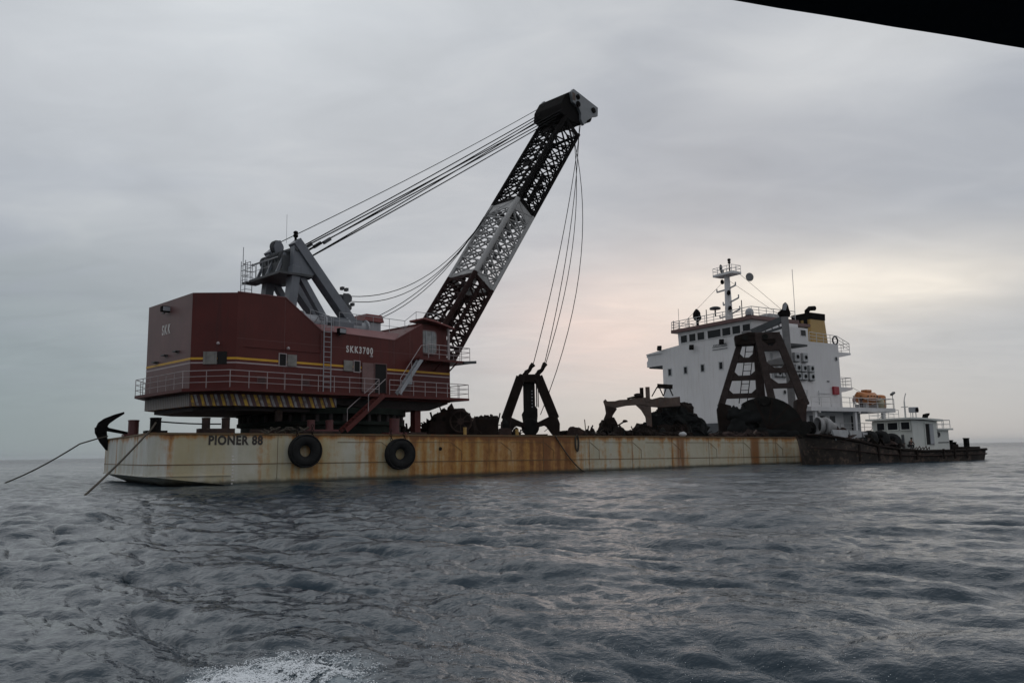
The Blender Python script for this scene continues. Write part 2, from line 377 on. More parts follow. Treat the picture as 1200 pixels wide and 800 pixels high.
def railing(parent, pts, h=1.15, sp=1.1, m=None, nr=3, r=.028, closed=False, posts=True, pr=None):
    """one railing: its rails are a mesh, each post a piece of its own"""
    m = m or M['rail']; mb = MB(); P = [Vector(p) for p in pts]
    if closed: P.append(P[0])
    for k in range(nr):
        z = h * (k + 1) / nr
        for p, q in zip(P, P[1:]): mb.cyl(p + Vector((0, 0, z)), q + Vector((0, 0, z)), r * (1.15 if k == nr - 1 else .85), n=5)
    for p in P: mb.cyl(p + Vector((0, 0, .02)), p + Vector((0, 0, h)), r, n=5)
    o = mb.build('railing', m, parent)
    for i, (p, q) in enumerate(zip(P, P[1:])):
        k = max(1, round((q - p).length / sp))
        for j in range(k + (1 if i == len(P) - 2 and not closed else 0)):
            
            if 0 < j < k: a_ = p.lerp(q, j / k); rod('post', a_, a_ + Vector((0, 0, h)), pr or r, m, o, 5)
    return o


def railing_joined(mb, pts, h, sp, r=.025, nr=3):
    P = [Vector(p) for p in pts]
    for k in range(nr):
        z = Vector((0, 0, h * (k + 1) / nr))
        for p, q in zip(P, P[1:]): mb.cyl(p + z, q + z, r, n=5)
    for p, q in zip(P, P[1:]):
        k = max(1, round((q - p).length / sp))
        for j in range(k + 1):
            a_ = p.lerp(q, j / k); mb.cyl(a_, a_ + Vector((0, 0, h)), r, n=5)


def ladder(parent, p0, p1, width_dir, wd=.5, r=.03, sp=.33, m=None):
    m = m or M['rail']; p0, p1, wv = Vector(p0), Vector(p1), Vector(width_dir).normalized() * (wd / 2)
    mb = MB(); mb.cyl(p0 - wv, p1 - wv, r, n=6); mb.cyl(p0 + wv, p1 + wv, r, n=6)
    o = mb.build('ladder', m, parent); k = int((p1 - p0).length / sp)
    for i in range(1, k):
        c = p0.lerp(p1, i / k); rod('rung', c - wv, c + wv, r * .75, m, o, 5)
    return o


def window(parent, c, wd, ht, axis='y', sign=-1, fm=None, gm=None, fw=.06, depth=.06, bars=0):
    """frame standing proud of the wall, pane just behind it"""
    fm = fm or M['white']; gm = gm or M['glass']; x, y, z = c; mb = MB(); d0, d1 = (0, depth * sign)
    def B_(a0, a1, z0, z1, e0, e1, mb):
        e0, e1 = min(e0, e1), max(e0, e1)
        if axis == 'y': mb.bx(x + a0, x + a1, y + e0, y + e1, z + z0, z + z1)
        else: mb.bx(x + e0, x + e1, y + a0, y + a1, z + z0, z + z1)
    h, q = wd / 2, ht / 2
    B_(-h - fw, h + fw, q, q + fw, d0, d1, mb); B_(-h - fw, h + fw, -q - fw, -q, d0, d1, mb)
    B_(-h - fw, -h, -q, q, d0, d1, mb); B_(h, h + fw, -q, q, d0, d1, mb)
    o = mb.build('window', fm, parent)
    p = MB(); B_(-h, h, -q, q, 0, sign * .015, p); p.build('pane', gm, o)
    return o


# frames: the barge (s along its side, t across, z up), the crane house, the ship, the tug
def frame_pt(o, deg, s, t, z):
    a_ = R(deg); return (o[0] + math.cos(a_) * s - math.sin(a_) * t, o[1] + math.sin(a_) * s + math.cos(a_) * t, z)
BO, BA = (-22.6, 49.4), 33.0
KO, KA = (-18.65, 53.2), 46.0
TO, TA = (27.0, 72.5), 28.0
TRIM = .0097
def onB(s, t, z=0.0): return frame_pt(BO, BA, s, t, z)
def deckz(s): return 3.34 - TRIM * s
SO = onB(80, 20.5)[:2]
def facing(s, t):
    p = onB(s, t); return -math.degrees(math.atan2(p[0], p[1]))

# ------------------------------------------------------------------ the sea
def make_sea():
    rng = np.random.default_rng(11)
    def cascade(L, n, lmin, lmax, hs, wind, spread, seed):
        r = np.random.default_rng(seed); k1 = np.fft.fftfreq(n, 1 / n) * 2 * np.pi / L
        kx, ky = np.meshgrid(k1, k1, indexing='ij'); k = np.hypot(kx, ky); k[0, 0] = 1e-6
        th = np.arctan2(ky, kx) - wind; dirf = np.maximum(np.cos(th), 0) ** spread + .025
        kp = 2 * np.pi / 5.5
        P = np.exp(-1.25 * (kp / k) ** 2) / k ** 3.4 * dirf
        lam = 2 * np.pi / k; P[(lam < lmin) | (lam > lmax)] = 0; P[0, 0] = 0
        amp = np.sqrt(P) * (r.normal(size=k.shape) + 1j * r.normal(size=k.shape))
        h = np.fft.ifft2(amp).real; sdev = h.std(); sc_ = hs / 4 / sdev
        dx = np.fft.ifft2(-1j * amp * kx / k).real * sc_; dy = np.fft.ifft2(-1j * amp * ky / k).real * sc_
        return L, n, h * sc_, dx, dy
    wd = R(-128)
    CS = [(cascade(137., 512, 1.6, 40, .25, wd, 8, 3), 1.5, 1.9), (cascade(31., 512, .34, 1.6, .120, wd + .15, 6, 5), 1.35, .8), (cascade(7.3, 512, .07, .34, .026, wd - .15, 4, 9), 1.0, .34)]
    def samp(c, x, y):
        L, n, h, dx, dy = c
        u = (x / L * n) % n; v = (y / L * n) % n; i = np.floor(u).astype(int); j = np.floor(v).astype(int); fu, fv = u - i, v - j
        i %= n; j %= n; i1, j1 = (i + 1) % n, (j + 1) % n; out = []
        for A in (h, dx, dy): out.append(A[i, j] * (1 - fu) * (1 - fv) + A[i1, j] * fu * (1 - fv) + A[i, j1] * (1 - fu) * fv + A[i1, j1] * fu * fv)
        return out
    # slow patches: cat's paws and slicks
    gk = np.random.default_rng(2); G = [(gk.uniform(.02, .12), gk.uniform(0, 6.28), gk.uniform(0, 6.28)) for _ in range(14)]
    def patch(x, y):
        s = np.zeros_like(x)
        for k, t, p in G: s += np.sin(k * (x * np.cos(t) * .6 + y * np.sin(t) * 1.2) + p)
        return np.clip(.5 + s / 6.5, 0, 1)
    def lee(x, y):     # calmer water in the shelter of the barge
        d = (x * -.5446 + y * .8387) - (BO[0] * -.5446 + BO[1] * .8387)      # distance behind the side
        s = (x - BO[0]) * .8387 + (y - BO[1]) * .5446
        m = np.clip((d + 34) / 30, 0, 1) * np.clip((s + 8) / 12, 0, 1) * np.clip((66 - s) / 30, 0, 1) * (d < 3)
        return 1 - .5 * m
    def wave(x, y, dr):
        h = np.zeros_like(x); X = np.zeros_like(x); Y = np.zeros_like(x); pt = patch(x, y); le = lee(x, y)
        for k, (c, chop, lam) in enumerate(CS):
            a_ = np.clip((lam * .62 - dr) / (lam * .4), 0, 1)
            if k: a_ = a_ * (.45 + .9 * pt)
            a_ = a_ * (le if k < 2 else .5 + .5 * le)
            q = samp(c, x, y); h += q[0] * a_; X += q[1] * a_ * chop; Y += q[2] * a_ * chop
        return h, X, Y
    rr = [1.2]
    while rr[-1] < 15000:
        r = rr[-1]; rr.append(r + (.02 + .0055 * r if r < 320 else .022 * r))
    rr = np.array(rr)
    ph = np.concatenate([np.arange(-180, -42, 3.0), np.arange(-42, 42, .10), np.arange(42, 180, 3.0)]); ph = np.radians(ph)
    nr, npn = len(rr), len(ph)
    rg, pg = np.meshgrid(rr, ph, indexing='ij'); x0 = rg * np.sin(pg); y0 = rg * np.cos(pg)
    drg = np.maximum(np.gradient(rr)[:, None] * np.ones_like(pg), rg * np.abs(np.gradient(ph))[None, :] * .6)
    h, X, Y = wave(x0, y0, drg)
    v = np.stack([x0 + X, y0 + Y, h - rg * rg / 2 / 6.371e6 * .0], -1).reshape(-1, 3)
    idx = np.arange(nr * npn).reshape(nr, npn); j1 = np.roll(idx, -1, 1)
    q = np.stack([idx[:-1], idx[1:], j1[1:], j1[:-1]], -1).reshape(-1, 4)
    v = np.vstack([v, [[0, 0, 0.]]]); cidx = len(v) - 1
    tri = np.stack([idx[0], j1[0], np.full(npn, cidx)], -1)
    me = bpy.data.meshes.new('sea')
    me.vertices.add(len(v)); me.vertices.foreach_set('co', v.astype(np.float32).ravel())
    loops = np.concatenate([q.ravel(), tri.ravel()]); me.loops.add(len(loops)); me.loops.foreach_set('vertex_index', loops.astype(np.int32))
    st = np.concatenate([np.arange(len(q)) * 4, len(q) * 4 + np.arange(len(tri)) * 3]); tot = np.concatenate([np.full(len(q), 4), np.full(len(tri), 3)])
    me.polygons.add(len(st)); me.polygons.foreach_set('loop_start', st.astype(np.int32)); me.polygons.foreach_set('loop_total', tot.astype(np.int32))
    me.polygons.foreach_set('use_smooth', np.ones(len(st), dtype=bool)); me.update(calc_edges=True); me.validate()
    m, n, b = new_mat('sea_water')
    tc = n('ShaderNodeTexCoord').outputs['Object']
    b.inputs['IOR'].default_value = 1.33
    # pale aerated water in the wake of our own boat
    sx, sy, sz = n('ShaderNodeSeparateXYZ', {0: tc}).outputs
    ex = n.math('DIVIDE', n.math('ADD', sx, 2.0), .95); ey = n.math('DIVIDE', n.math('SUBTRACT', sy, 6.75), .85)
    er = n.math('ADD', n.math('MULTIPLY', ex, ex), n.math('MULTIPLY', ey, ey))
    an = n('ShaderNodeTexNoise', {'Vector': tc, 'Scale': 4.5, 'Detail': 6.0, 'Roughness': .62, 'Distortion': 1.2}).outputs[0]
    af = n.math('MULTIPLY', n.math('SUBTRACT', 1.0, n.smooth(er, .15, 1.25)), n.smooth(an, .40, .60))
    wc = n.mix(n.math('MULTIPLY', af, .6), (.012, .028, .042, 1), (.36, .42, .45, 1)); n.link(wc, b.inputs['Base Color'])
    dist = n('ShaderNodeVectorMath', {0: tc}, operation='LENGTH').outputs['Value']
    n.link(n.ramp(n.math('DIVIDE', dist, 600.0), [(0, g(.11)), (.1, g(.15)), (.4, g(.22)), (1, g(.28))]), b.inputs['Roughness'])
    mp = n('ShaderNodeMapping', {0: tc, 2: (0, 0, R(38)), 3: (.85, 1.15, 1.0)}).outputs[0]
    b1 = n('ShaderNodeTexNoise', {'Vector': mp, 'Scale': 8.0, 'Detail': 4.0, 'Roughness': .58}).outputs[0]
    b2 = n('ShaderNodeTexNoise', {'Vector': mp, 'Scale': 2.1, 'Detail': 5.0, 'Roughness': .6}).outputs[0]
    b3 = n('ShaderNodeTexNoise', {'Vector': mp, 'Scale': .25, 'Detail': 5.0, 'Roughness': .6}).outputs[0]
    far1 = n.smooth(dist, 20.0, 90.0); far2 = n.smooth(dist, 120.0, 500.0)
    pn = n('ShaderNodeTexNoise', {'Vector': tc, 'Scale': .045, 'Detail': 3.0}).outputs[0]
    pa = n.math('ADD', .45, n.math('MULTIPLY', n.smooth(pn, .35, .65), .9))
    bp1 = n('ShaderNodeBump', {'Strength': n.math('MULTIPLY', pa, .7), 'Distance': .03, 'Height': b1})
    bp2 = n('ShaderNodeBump', {'Strength': n.math('MULTIPLY', n.math('ADD', .4, n.math('MULTIPLY', far1, .6)), pa), 'Distance': .26, 'Height': b2, 'Normal': bp1.outputs[0]})
    bp3 = n('ShaderNodeBump', {'Strength': n.math('ADD', n.math('MULTIPLY', far1, .3), n.math('MULTIPLY', far2, .7)), 'Distance': 1.5, 'Height': b3, 'Normal': bp2.outputs[0]})
    n.link(bp3.outputs[0], b.inputs['Normal'])
    me.materials.append(m)
    o = link('sea', me); o['kind'] = 'structure'; o['label'] = 'dark grey choppy sea'
    def height(x, y):
        h_, X_, Y_ = wave(x, y, .02 + .0055 * np.hypot(x, y)); return x + X_, y + Y_, h_
    return height
sea_height = make_sea()

# ------------------------------------------------------------------ the barge
def make_barge():
    L, Wd, H = 76.0, 18.6, 3.34
    t = thing('dredging_barge', 'long cream and rust streaked flat barge that carries the red crane', 'barge', (BO[0], BO[1], 0), BA, ry=math.degrees(math.atan(TRIM)))
    # hull: side, skewed bow end, raked underside below the knuckle
    mb = MB(); zk = .66
    top = [(0, 0), (L, 0), (L, Wd), (-.45, Wd)]
    low = [(0.0, 0.0), (4.9, 0.0), (L, 0.0), (L, Wd), (-.45, Wd)]
    und = [(1.5, 1.3), (5.4, .02), (L, .02), (L, Wd), (1.2, Wd - 1.3)]
    vs = [(x, y, H) for x, y in top] + [(x, y, zk) for x, y in low] + [(x, y, -.05) for x, y in und] + [(x + (1.2 if i in (0, 4) else 0), y, -1.9) for i, (x, y) in enumerate(und)]
    T_, K_, U_, D_ = 0, 4, 9, 14
    fs = [(0, 1, K_ + 2, K_ + 1, K_ + 0), (1, 2, K_ + 3, K_ + 2), (2, 3, K_ + 4, K_ + 3), (3, 0, K_ + 0, K_ + 4)]
    for a_, b_ in ((K_, U_), (U_, D_)):
        for i in range(5): fs.append((a_ + i, a_ + (i + 1) % 5, b_ + (i + 1) % 5, b_ + i))
    fs.append(tuple(D_ + i for i in range(5)))
    mb.add(vs, fs); mb.build('hull', M['hull'], t)
    d = MB(); d.prism([(.02, .02), (L - .02, .02), (L - .02, Wd - .02), (-.4, Wd - .02)], 'z', H + .003, H + .03); d.build('deck', M['deck'], t)
    # edge bar round the deck, knuckle and weld lines
    e = MB(); e.beam((-.02, -.03, H - .04), (L, -.03, H - .04), .08, .1); e.beam((-.02, -.03, H - .04), (-.47, Wd, H - .04), .08, .1); e.build('gunwale_bar', M['weld'], t)
    e = MB(); e.beam((0, -.012, 1.36), (L, -.012, 1.36), .03, .05); e.beam((-.008, 0, 1.36), (-.455, Wd, 1.36), .03, .05); e.build('weld_seam', M['weld'], t)
    e = MB(); e.beam((0, -.03, zk), (5.0, -.03, zk), .08, .07); e.beam((-.03, 0, zk), (-.47, Wd, zk), .08, .07); e.build('knuckle_bar', M['hull'], t)
    # welded doubler plates: trapezoid outlines along the side, vertical seams
    for x0 in (12.2, 17.9, 22.4, 26.6, 31.4, 36.2, 41.0, 45.8, 50.6, 55.4, 60.2):
        e = MB(); x1 = x0 + 3.3
        e.beam((x0, -.010, 2.78), (x1, -.010, 2.78), .022, .035); e.beam((x1, -.010, 2.78), (x1 + .95, -.010, 2.12), .022, .035)
        e.beam((x1 + .95, -.010, 2.12), (x1 + .95, -.010, 1.39), .022, .028); e.build('doubler_edge', M['weld'], t)
    for x0 in (8.0, 20.2, 24.6, 29.8, 34.6, 39.4, 44.2, 49.0, 53.8, 58.6):
        e = MB(); e.beam((x0, -.008, .35), (x0, -.008, 3.28), .02, .025, up=(1, 0, 0)); e.build('plate_seam', M['weld'], t)
    e = MB(); e.torus((20.3, -.03, 2.3), (0, 1, 0), .10, .04, 12, 6); e.cyl((20.3, -.02, 2.3), (20.3, -.04, 2.3), .1, n=10); e.build('scupper', M['rusty_dark'], t)
    text('PIONER 88', .80, (3.52, -.012, 2.47), (90, 0, 0), M['letter_dark'], t, bold=.034, sx=.83)
    for k in range(9):
        z = .02 + k * .22
        e = MB(); e.bx(5.05, 5.05 + (.16 if k % 2 else .10), -.012, -.001, z + .05, z + .13); e.build('draught_mark', M['letter_white'], t)
    # low rusty coaming with bits along the deck edge
    for x0, x1, h in ((6.3, 9.0, .30), (9.6, 12.6, .22), (17.6, 19.4, .2)):
        e = MB(); e.bx(x0, x1, .5, .9, H + .02, H + h); e.build('deck_coaming', M['rusty'], t)
    return t
make_barge()


def bollard(s, t, label, m, r=.26, h=.9, pair=0.0, base=True, group=None, z=None):
    o = thing('bollard', label, 'bollard', onB(s, t, (deckz(s) if z is None else z) + .03), BA, group)
    for x in ((0,) if not pair else (-pair / 2, pair / 2)):
        mb = MB(); mb.lathe([(r, 0), (r, h - .08), (r * 1.08, h - .07), (r * 1.08, h), (r * .9, h + .02)], 14, (x, 0, 0)); mb.build('post', m, o)
    if base: MB().bx(-pair / 2 - r * 1.9, pair / 2 + r * 1.9, -r * 1.8, r * 1.8, 0, .14 if not pair else .3).build('base', m, o)
    return o
GB = 'bollards on the barge deck'
bollard(.55, 1.1, 'black bollard at the bow corner of the barge, tall and single', M['black'], .33, .95, group=GB)
bollard(.4, 9.6, 'single dark red bollard on the barge bow beside the anchor', M['red_post'], .36, 1.15, group=GB)
bollard(4.2, .95, 'brown double bollard above the barge name', M['rusty'], .26, 1.0, 1.25, group=GB)
bollard(11.3, 1.0, 'red brown double bollard beside the left tyre, under the walkway stair', M['red_post'], .27, .95, 1.35, group=GB)
bollard(16.95, .9, 'stout bright red single bollard above the right tyre', M['red_post'], .38, 1.15, group=GB)
bollard(22.75, .5, 'small yellow post at the deck edge in front of the rusty winch casing', M['ochre'], .13, .55, base=False, group=GB)
bollard(27.6, .5, 'small yellow post at the deck edge left of the tall upright grab', M['ochre'], .14, .45, base=False, group=GB)


def tyre_fender(s, z, label, tilt):
    o = thing('tyre_fender', label, 'tyre fender', onB(s, -.42, z), BA, 'tyre fenders on the barge side')
    mb = MB(); mb.torus((0, 0, 0), (0, 1, 0), .75, .36, 36, 14, .95)
    for y in (-.24, -.08, .08, .24): mb.torus((0, y, 0), (0, 1, 0), 1.075, .05, 36, 6)
    mb.build('tyre', M['rubber'], o, smooth=True)
    b = MB(); b.torus((0, -.10, 0), (0, 1, 0), .44, .05, 24, 6); b.torus((0, .10, 0), (0, 1, 0), .44, .05, 24, 6); b.build('bead', M['rubber'], o, True)
    for x in (-.55, .5):
        c = MB(); n_ = 7
        for k in range(n_):
            z0 = .72 + k * .17; c.torus((x + .02 * math.sin(k), .22 - .0 * k, z0), (1, 0, 0) if k % 2 else (0, 1, 0), .085, .026, 10, 5)
        c.build('chain', M['rusty_dark'], o)
    o.rotation_euler[1] = R(tilt)
    return o
tyre_fender(9.78, 2.08, 'black tyre fender on the barge side right after the painted name', 2)
tyre_fender(16.82, 1.76, 'black tyre fender on the barge side below the single red bollard', -3)


def make_anchor():
    o = thing('anchor', 'big black anchor hung on the bow corner of the barge', 'anchor', onB(-.9, 17.5, 3.45), BA + 6)
    # shank lies inboard over the rail, crown and flukes outboard (local -x side seen from the left)
    o.rotation_euler = (0, 0, R(-facing(-.9, 17) * -1))
    o.scale = (.74, .74, .74)
    s = MB(); s.beam((.3, 0, .95), (3.0, 0, .35), .4, .42, w1=.3, h1=.3); s.torus((3.15, 0, .32), (0, 1, 0), .2, .07, 14, 6); s.build('shank', M['black'], o, bevel=.03)
    c = MB(); c.prism([(-.55, .75), (-.35, 1.35), (.25, 1.5), (.75, 1.05), (.35, .55), (-.2, .4)], 'y', -.5, .5); c.build('crown', M['black'], o, bevel=.05)
    def fl(pts, y):
        f = MB(); f.prism(pts, 'y', y - .16, y + .16); f.build('fluke', M['black'], o, bevel=.04)
    fl([(-.6, .9), (-.35, 1.6), (.2, 2.05), (1.2, 2.5), (2.15, 2.8), (2.2, 2.6), (1.35, 2.0), (.75, 1.5), (.45, .9)], .22)
    fl([(-.65, 1.1), (-.6, .5), (-.1, -.5), (.5, -1.3), (.95, -1.5), (.95, -1.0), (.65, -.1), (.55, .75)], -.22)
    return o
make_anchor()
tag(MB().tube([onB(-.7, 14.6, 3.5), onB(-1.3, 14.9, 3.35), onB(-2.5, 15.4, 2.95)] + [tuple(Vector(onB(-2.5, 15.4, 2.95)).lerp(Vector((-39.8, 61.2, -.3)), k / 8) - Vector((0, 0, .25 * math.sin(math.pi * k / 8)))) for k in range(1, 9)], .055, 6).build('mooring_rope', M['hemp']), 'long mooring rope from behind the black anchor down to the sea at far left', 'rope', 'mooring ropes')
tag(MB().tube([onB(.5, .7, 4.0), onB(.2, .2, 3.6), onB(.0, -.1, 3.4)] + [tuple(Vector(onB(0, -.1, 3.4)).lerp(Vector((-21.4, 39.4, -.3)), k / 8) - Vector((0, 0, .12 * math.sin(math.pi * k / 8)))) for k in range(1, 9)], .06, 6).build('mooring_rope', M['hemp']), 'steep mooring rope from the black bow bollard into the water in front', 'rope', 'mooring ropes')
tag(MB().tube([tuple(Vector(onB(.6, 1.1, 4.1)).lerp(Vector(onB(4.6, 1.3, 3.95)), k / 6) - Vector((0, 0, .06 * math.sin(math.pi * k / 6)))) for k in range(7)], .05, 6).build('mooring_rope', M['rope']), 'taut rope running level from the black bow bollard to the brown double bollard', 'rope', 'mooring ropes')
tag(MB().tube([onB(31.0 + 3.3 * q, -.06 - .12 * math.sin(math.pi * q), 3.05 - 3.1 * (1 - (1 - q) ** 1.7)) for q in [k / 14 for k in range(15)]], .05, 6).build('hanging_hose', M['hemp']), 'dark hose hanging over the barge side down to the waterline', 'hose')
mbx = MB()
for k in range(3): mbx.tube([onB(33.2 + .17 * math.cos(q) + .03 * k, -.06 - .03 * k, 2.4 + (.62 + .05 * k) * math.sin(q)) for q in [2 * math.pi * i / 18 for i in range(19)]], .035, 6)
tag(mbx.build('rope_coil', M['hemp']), 'narrow dark loop of rope hung over the barge edge right of the tall grab', 'rope coil')
mbx = MB()
for k in range(9):
    p = onB(7.2 + k * .34 + random.uniform(-.1, .1), .25 + random.uniform(-.1, .2), deckz(8) + .12)
    mbx.tube([(p[0] + .33 * math.cos(q) * random.uniform(.8, 1.2), p[1] + .3 * math.sin(q), p[2] + .09 * math.sin(2 * q + k) + .12 * (k % 3)) for q in [2 * math.pi * i / 12 for i in range(13)]], .045, 5)
tag(mbx.build('rope_heap', M['hemp']), 'tangled heap of old rope on the deck edge beside the name', 'rope heap')

# ------------------------------------------------------------------ the crane
def make_crane():
    c = thing('floating_crane', 'big maroon grab crane house with lattice boom, gantry and railed walkway', 'crane', (KO[0], KO[1], 0), KA)
    V = 11.6; mr = M['maroon']
    mb = MB()
    mb.prism([(0, 5.95), (0, 12.9), (3.6, 12.95), (6.6, 10.86), (13.3, 10.74), (16.1, 12.3), (16.1, 5.95)], 'y', 0, V)
    mb.build('house_body', mr, c)
    mb = MB(); mb.prism([(16.103, 0), (19.2, 0), (19.2, V), (16.103, V)], 'z', 5.95, 9.4); mb.prism([(16.103, .38), (19.2, .38), (19.2, V), (16.103, V)], 'z', 9.403, 12.45)
    mb.bx(16.1, 16.25, .002, .377, 9.403, 12.3); mb.build('house_front', mr, c)
    mb = MB(); mb.prism([(-.003, .003), (-.003, V - .003), (-2.2, V - 2.1), (-2.2, 2.05)], 'z', 5.95, 12.88); mb.build('house_rear', mr, c)
    MB().bx(-2.212, -2.203, 2.08, V - 2.13, 6.3, 12.86).build('rear_sheen_plate', M['maroon_grey'], c)  # thin greyer sheet: sky sheen on the rear face painted as colour
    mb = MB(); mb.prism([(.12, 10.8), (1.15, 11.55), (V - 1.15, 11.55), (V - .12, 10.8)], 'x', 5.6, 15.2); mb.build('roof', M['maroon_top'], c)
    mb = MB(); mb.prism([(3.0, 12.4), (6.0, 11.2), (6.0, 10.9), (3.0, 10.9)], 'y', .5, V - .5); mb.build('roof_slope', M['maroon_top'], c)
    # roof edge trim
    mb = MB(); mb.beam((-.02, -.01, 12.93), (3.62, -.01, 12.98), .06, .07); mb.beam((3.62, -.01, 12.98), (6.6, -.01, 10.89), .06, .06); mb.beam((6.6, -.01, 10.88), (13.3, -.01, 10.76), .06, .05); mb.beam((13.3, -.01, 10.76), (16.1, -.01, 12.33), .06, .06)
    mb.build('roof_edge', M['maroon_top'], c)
    # wall plates: vertical seams
    for u in (3.6, 6.6, 10.0, 13.3, 14.9):
        MB().bx(u - .012, u + .012, -.008, .0, 6.1, 10.7 if 6 < u < 14 else (12.8 if u < 5 else 11.5)).build('plate_seam', M['maroon_grey'], c)
    for z in (7.2, 9.75): MB().bx(-.0, 16.0, -.006, .0, z, z + .02).build('plate_lap', M['maroon_grey'], c)
    cd = MB(); cd.tube([(.6, -.05, 9.2), (6.5, -.05, 9.2), (6.5, -.05, 10.6)], .025, 5); cd.build('conduit', M['maroon'], c)
    for u in (1.9, 5.3, 14.6): 
        vb = MB().bx(u - .35, u + .35, -.05, -.001, 6.75, 7.25).build('vent_frame', M['maroon_grey'], c)
        for k in range(4): MB().beam((u - .3, -.06, 6.83 + k * .11), (u + .3, -.06, 6.83 + k * .11), .05, .03).build('louvre', M['dark_open'], vb)
    # painted bands
    def bands(p0, p1, off):
        p0, p1 = Vector(p0), Vector(p1); n_ = Vector((off[0], off[1], 0))
        for z, h, m, nm in ((8.37, .15, M['yellow'], 'yellow_band'), (8.08, .10, M['ygrey'], 'grey_band')):
            MB().beam(p0 + n_ * .006 + Vector((0, 0, z)), p1 + n_ * .006 + Vector((0, 0, z)), .008, h).build(nm, m, c)
    bands((0, 0, 0), (19.2, 0, 0), (0, -1)); q = .7071
    bands((-2.2, 2.05, 0), (0, 0, 0), (-.68, -.73)); bands((-2.212, V - 2.1, 0), (-2.212, 2.05, 0), (-1, 0))
    # openings with pale shutters
    def shutter_window(u0, ush, wsh, uop, wop, z, h):
        MB().bx(ush, ush + wsh, -.10, -.012, z, z + h).build('shutter', M['shutter'], c)
        o = MB().bx(uop, uop + wop, -.03, -.012, z, z + h).build('window', M['dark_open'], c)
        f = MB(); f.bx(uop - .06, uop, -.05, -.001, z - .06, z + h + .06); f.bx(uop + wop, uop + wop + .06, -.05, -.001, z - .06, z + h + .06); f.bx(uop, uop + wop, -.05, -.001, z + h, z + h + .06); f.bx(uop, uop + wop, -.05, -.001, z - .06, z); f.build('frame', M['rail'], o)
    shutter_window(0, 3.83, .72, 3.22, .5, 8.08, .82)
    shutter_window(0, 8.55, .78, 9.5, .5, 8.02, .8)
    # on the cut rear corner
    d = Vector((2.2, -2.05, 0)).normalized(); nn = Vector((-.68, -.73, 0)); b0 = Vector((-2.2, 2.05, 8.4))
    MB().beam(b0 + d * .85 + nn * .05, b0 + d * 1.75 + nn * .05, .09, .85).build('shutter', M['shutter'], c)
    MB().beam(b0 + d * 1.78 + nn * .02, b0 + d * 2.4 + nn * .02, .03, .85).build('window', M['dark_open'], c)
    # door with its slid-open panel
    MB().bx(10.2, 11.25, -.12, -.015, 6.5, 8.75).build('door_panel', M['door_maroon'], c)
    o = MB().bx(11.42, 12.48, -.03, -.012, 6.48, 8.72).build('doorway', M['dark_open'], c)
    f = MB(); f.bx(11.34, 11.42, -.07, -.001, 6.48, 8.8); f.bx(12.48, 12.56, -.07, -.001, 6.48, 8.8); f.bx(11.42, 12.48, -.07, -.001, 8.72, 8.8); f.build('frame', M['maroon_grey'], o)
    for u, z in ((3.75, 9.35), (10.9, 9.3), (-1.0, 9.4)):
        l = MB(); v = -.05 if u > -.5 else .85; l.cyl((u, v, z), (u, v - .22, z + .06), .025, n=5); l.lathe([(.05, .06), (.11, -.02), (.11, -.10), (.06, -.14)], 8, (u, v - .24, z)); l.build('wall_lamp', M['rail'], c)
    # floodlights
    for (u, v, z, dv) in ((8.1, -.35, 10.95, (0, -1)), (-2.45, 5.9, 12.25, (-1, 0))):
        f = MB(); f.bx(u - .32, u + .32, v - .22, v + .18, z - .22, z + .2); b_ = f.build('floodlight', M['black'], c, bevel=.05)
        g_ = MB(); g_.bx(u - .26, u + .26, v - .235, v - .222, z - .16, z + .14); g_.build('lens', M['lgrey'], b_)
        h_ = MB(); h_.bx(u - .04, u + .04, v + .1, v + .5, z - .3, z - .22); h_.build('bracket', M['dgrey'], b_)
    for (v, z) in ((6.0, 8.95), (7.6, 8.6), (4.1, 9.05)): MB().bx(-2.5, -2.2, v - .28, v + .28, z - .05, z + .04).build('vent_hood', M['dgrey'], c)
    text('SKK3700', .70, (8.78, -.014, 9.32), (90, 0, 0), M['letter_white'], c, bold=.022, sx=.72, sp=1.36)
    text('SKK', .98, (-2.225, 6.9, 10.3), (90, 0, -90), M['letter_white'], c, bold=.024, sx=.66, sp=1.4)
    # walkway all round, on brackets
    OUT = [(-1.0, -1.2), (20.3, -1.2), (20.3, V + 1.2), (-.6, V + 1.2), (-2.95, V - 2.1), (-2.95, 1.55)]
    mb = MB(); mb.prism(OUT, 'z', 6.08, 6.28); mb.build('walkway', M['maroon'], c)
    railing(c, [(x, y, 6.28) for x, y in [(11.0, -1.15), (-.95, -1.15), (-2.9, 1.55), (-2.9, V - 2.1), (-.6, V + 1.15)]], 1.15, 1.35, nr=3, r=.026)
    railing(c, [(x, y, 6.28) for x, y in [(12.0, -1.15), (20.25, -1.15), (20.25, V + 1.15)]], 1.15, 1.2, nr=3, r=.026)
    # skirt below the walkway: striped counterweight, plain girders to the front
    mb = MB(); mb.prism([(0, .03), (8.0, .03), (8.0, V - .03), (0, V - .03), (-2.2, V - 2.1), (-2.2, 2.05)], 'z', 5.18, 6.078); mb.build('counterweight_skirt', M['hazard'], c)
    mb = MB(); mb.prism([(8.0, 5.5), (8.0, 6.07), (19.2, 6.07), (19.2, 5.85), (17.2, 5.25), (12, 5.25)], 'y', .3, V - .3); mb.build('front_girder', M['under'], c)
    mb = MB(); mb.prism([(.4, .7), (8.2, .7), (8.2, V - .7), (.4, V - .7), (-1.7, V - 2.6), (-1.7, 2.6)], 'z', 4.9, 5.177); mb.build('turntable_underframe', M['under'], c)
    # slewing ring and pedestal
    ctr = (10.5, 5.8)
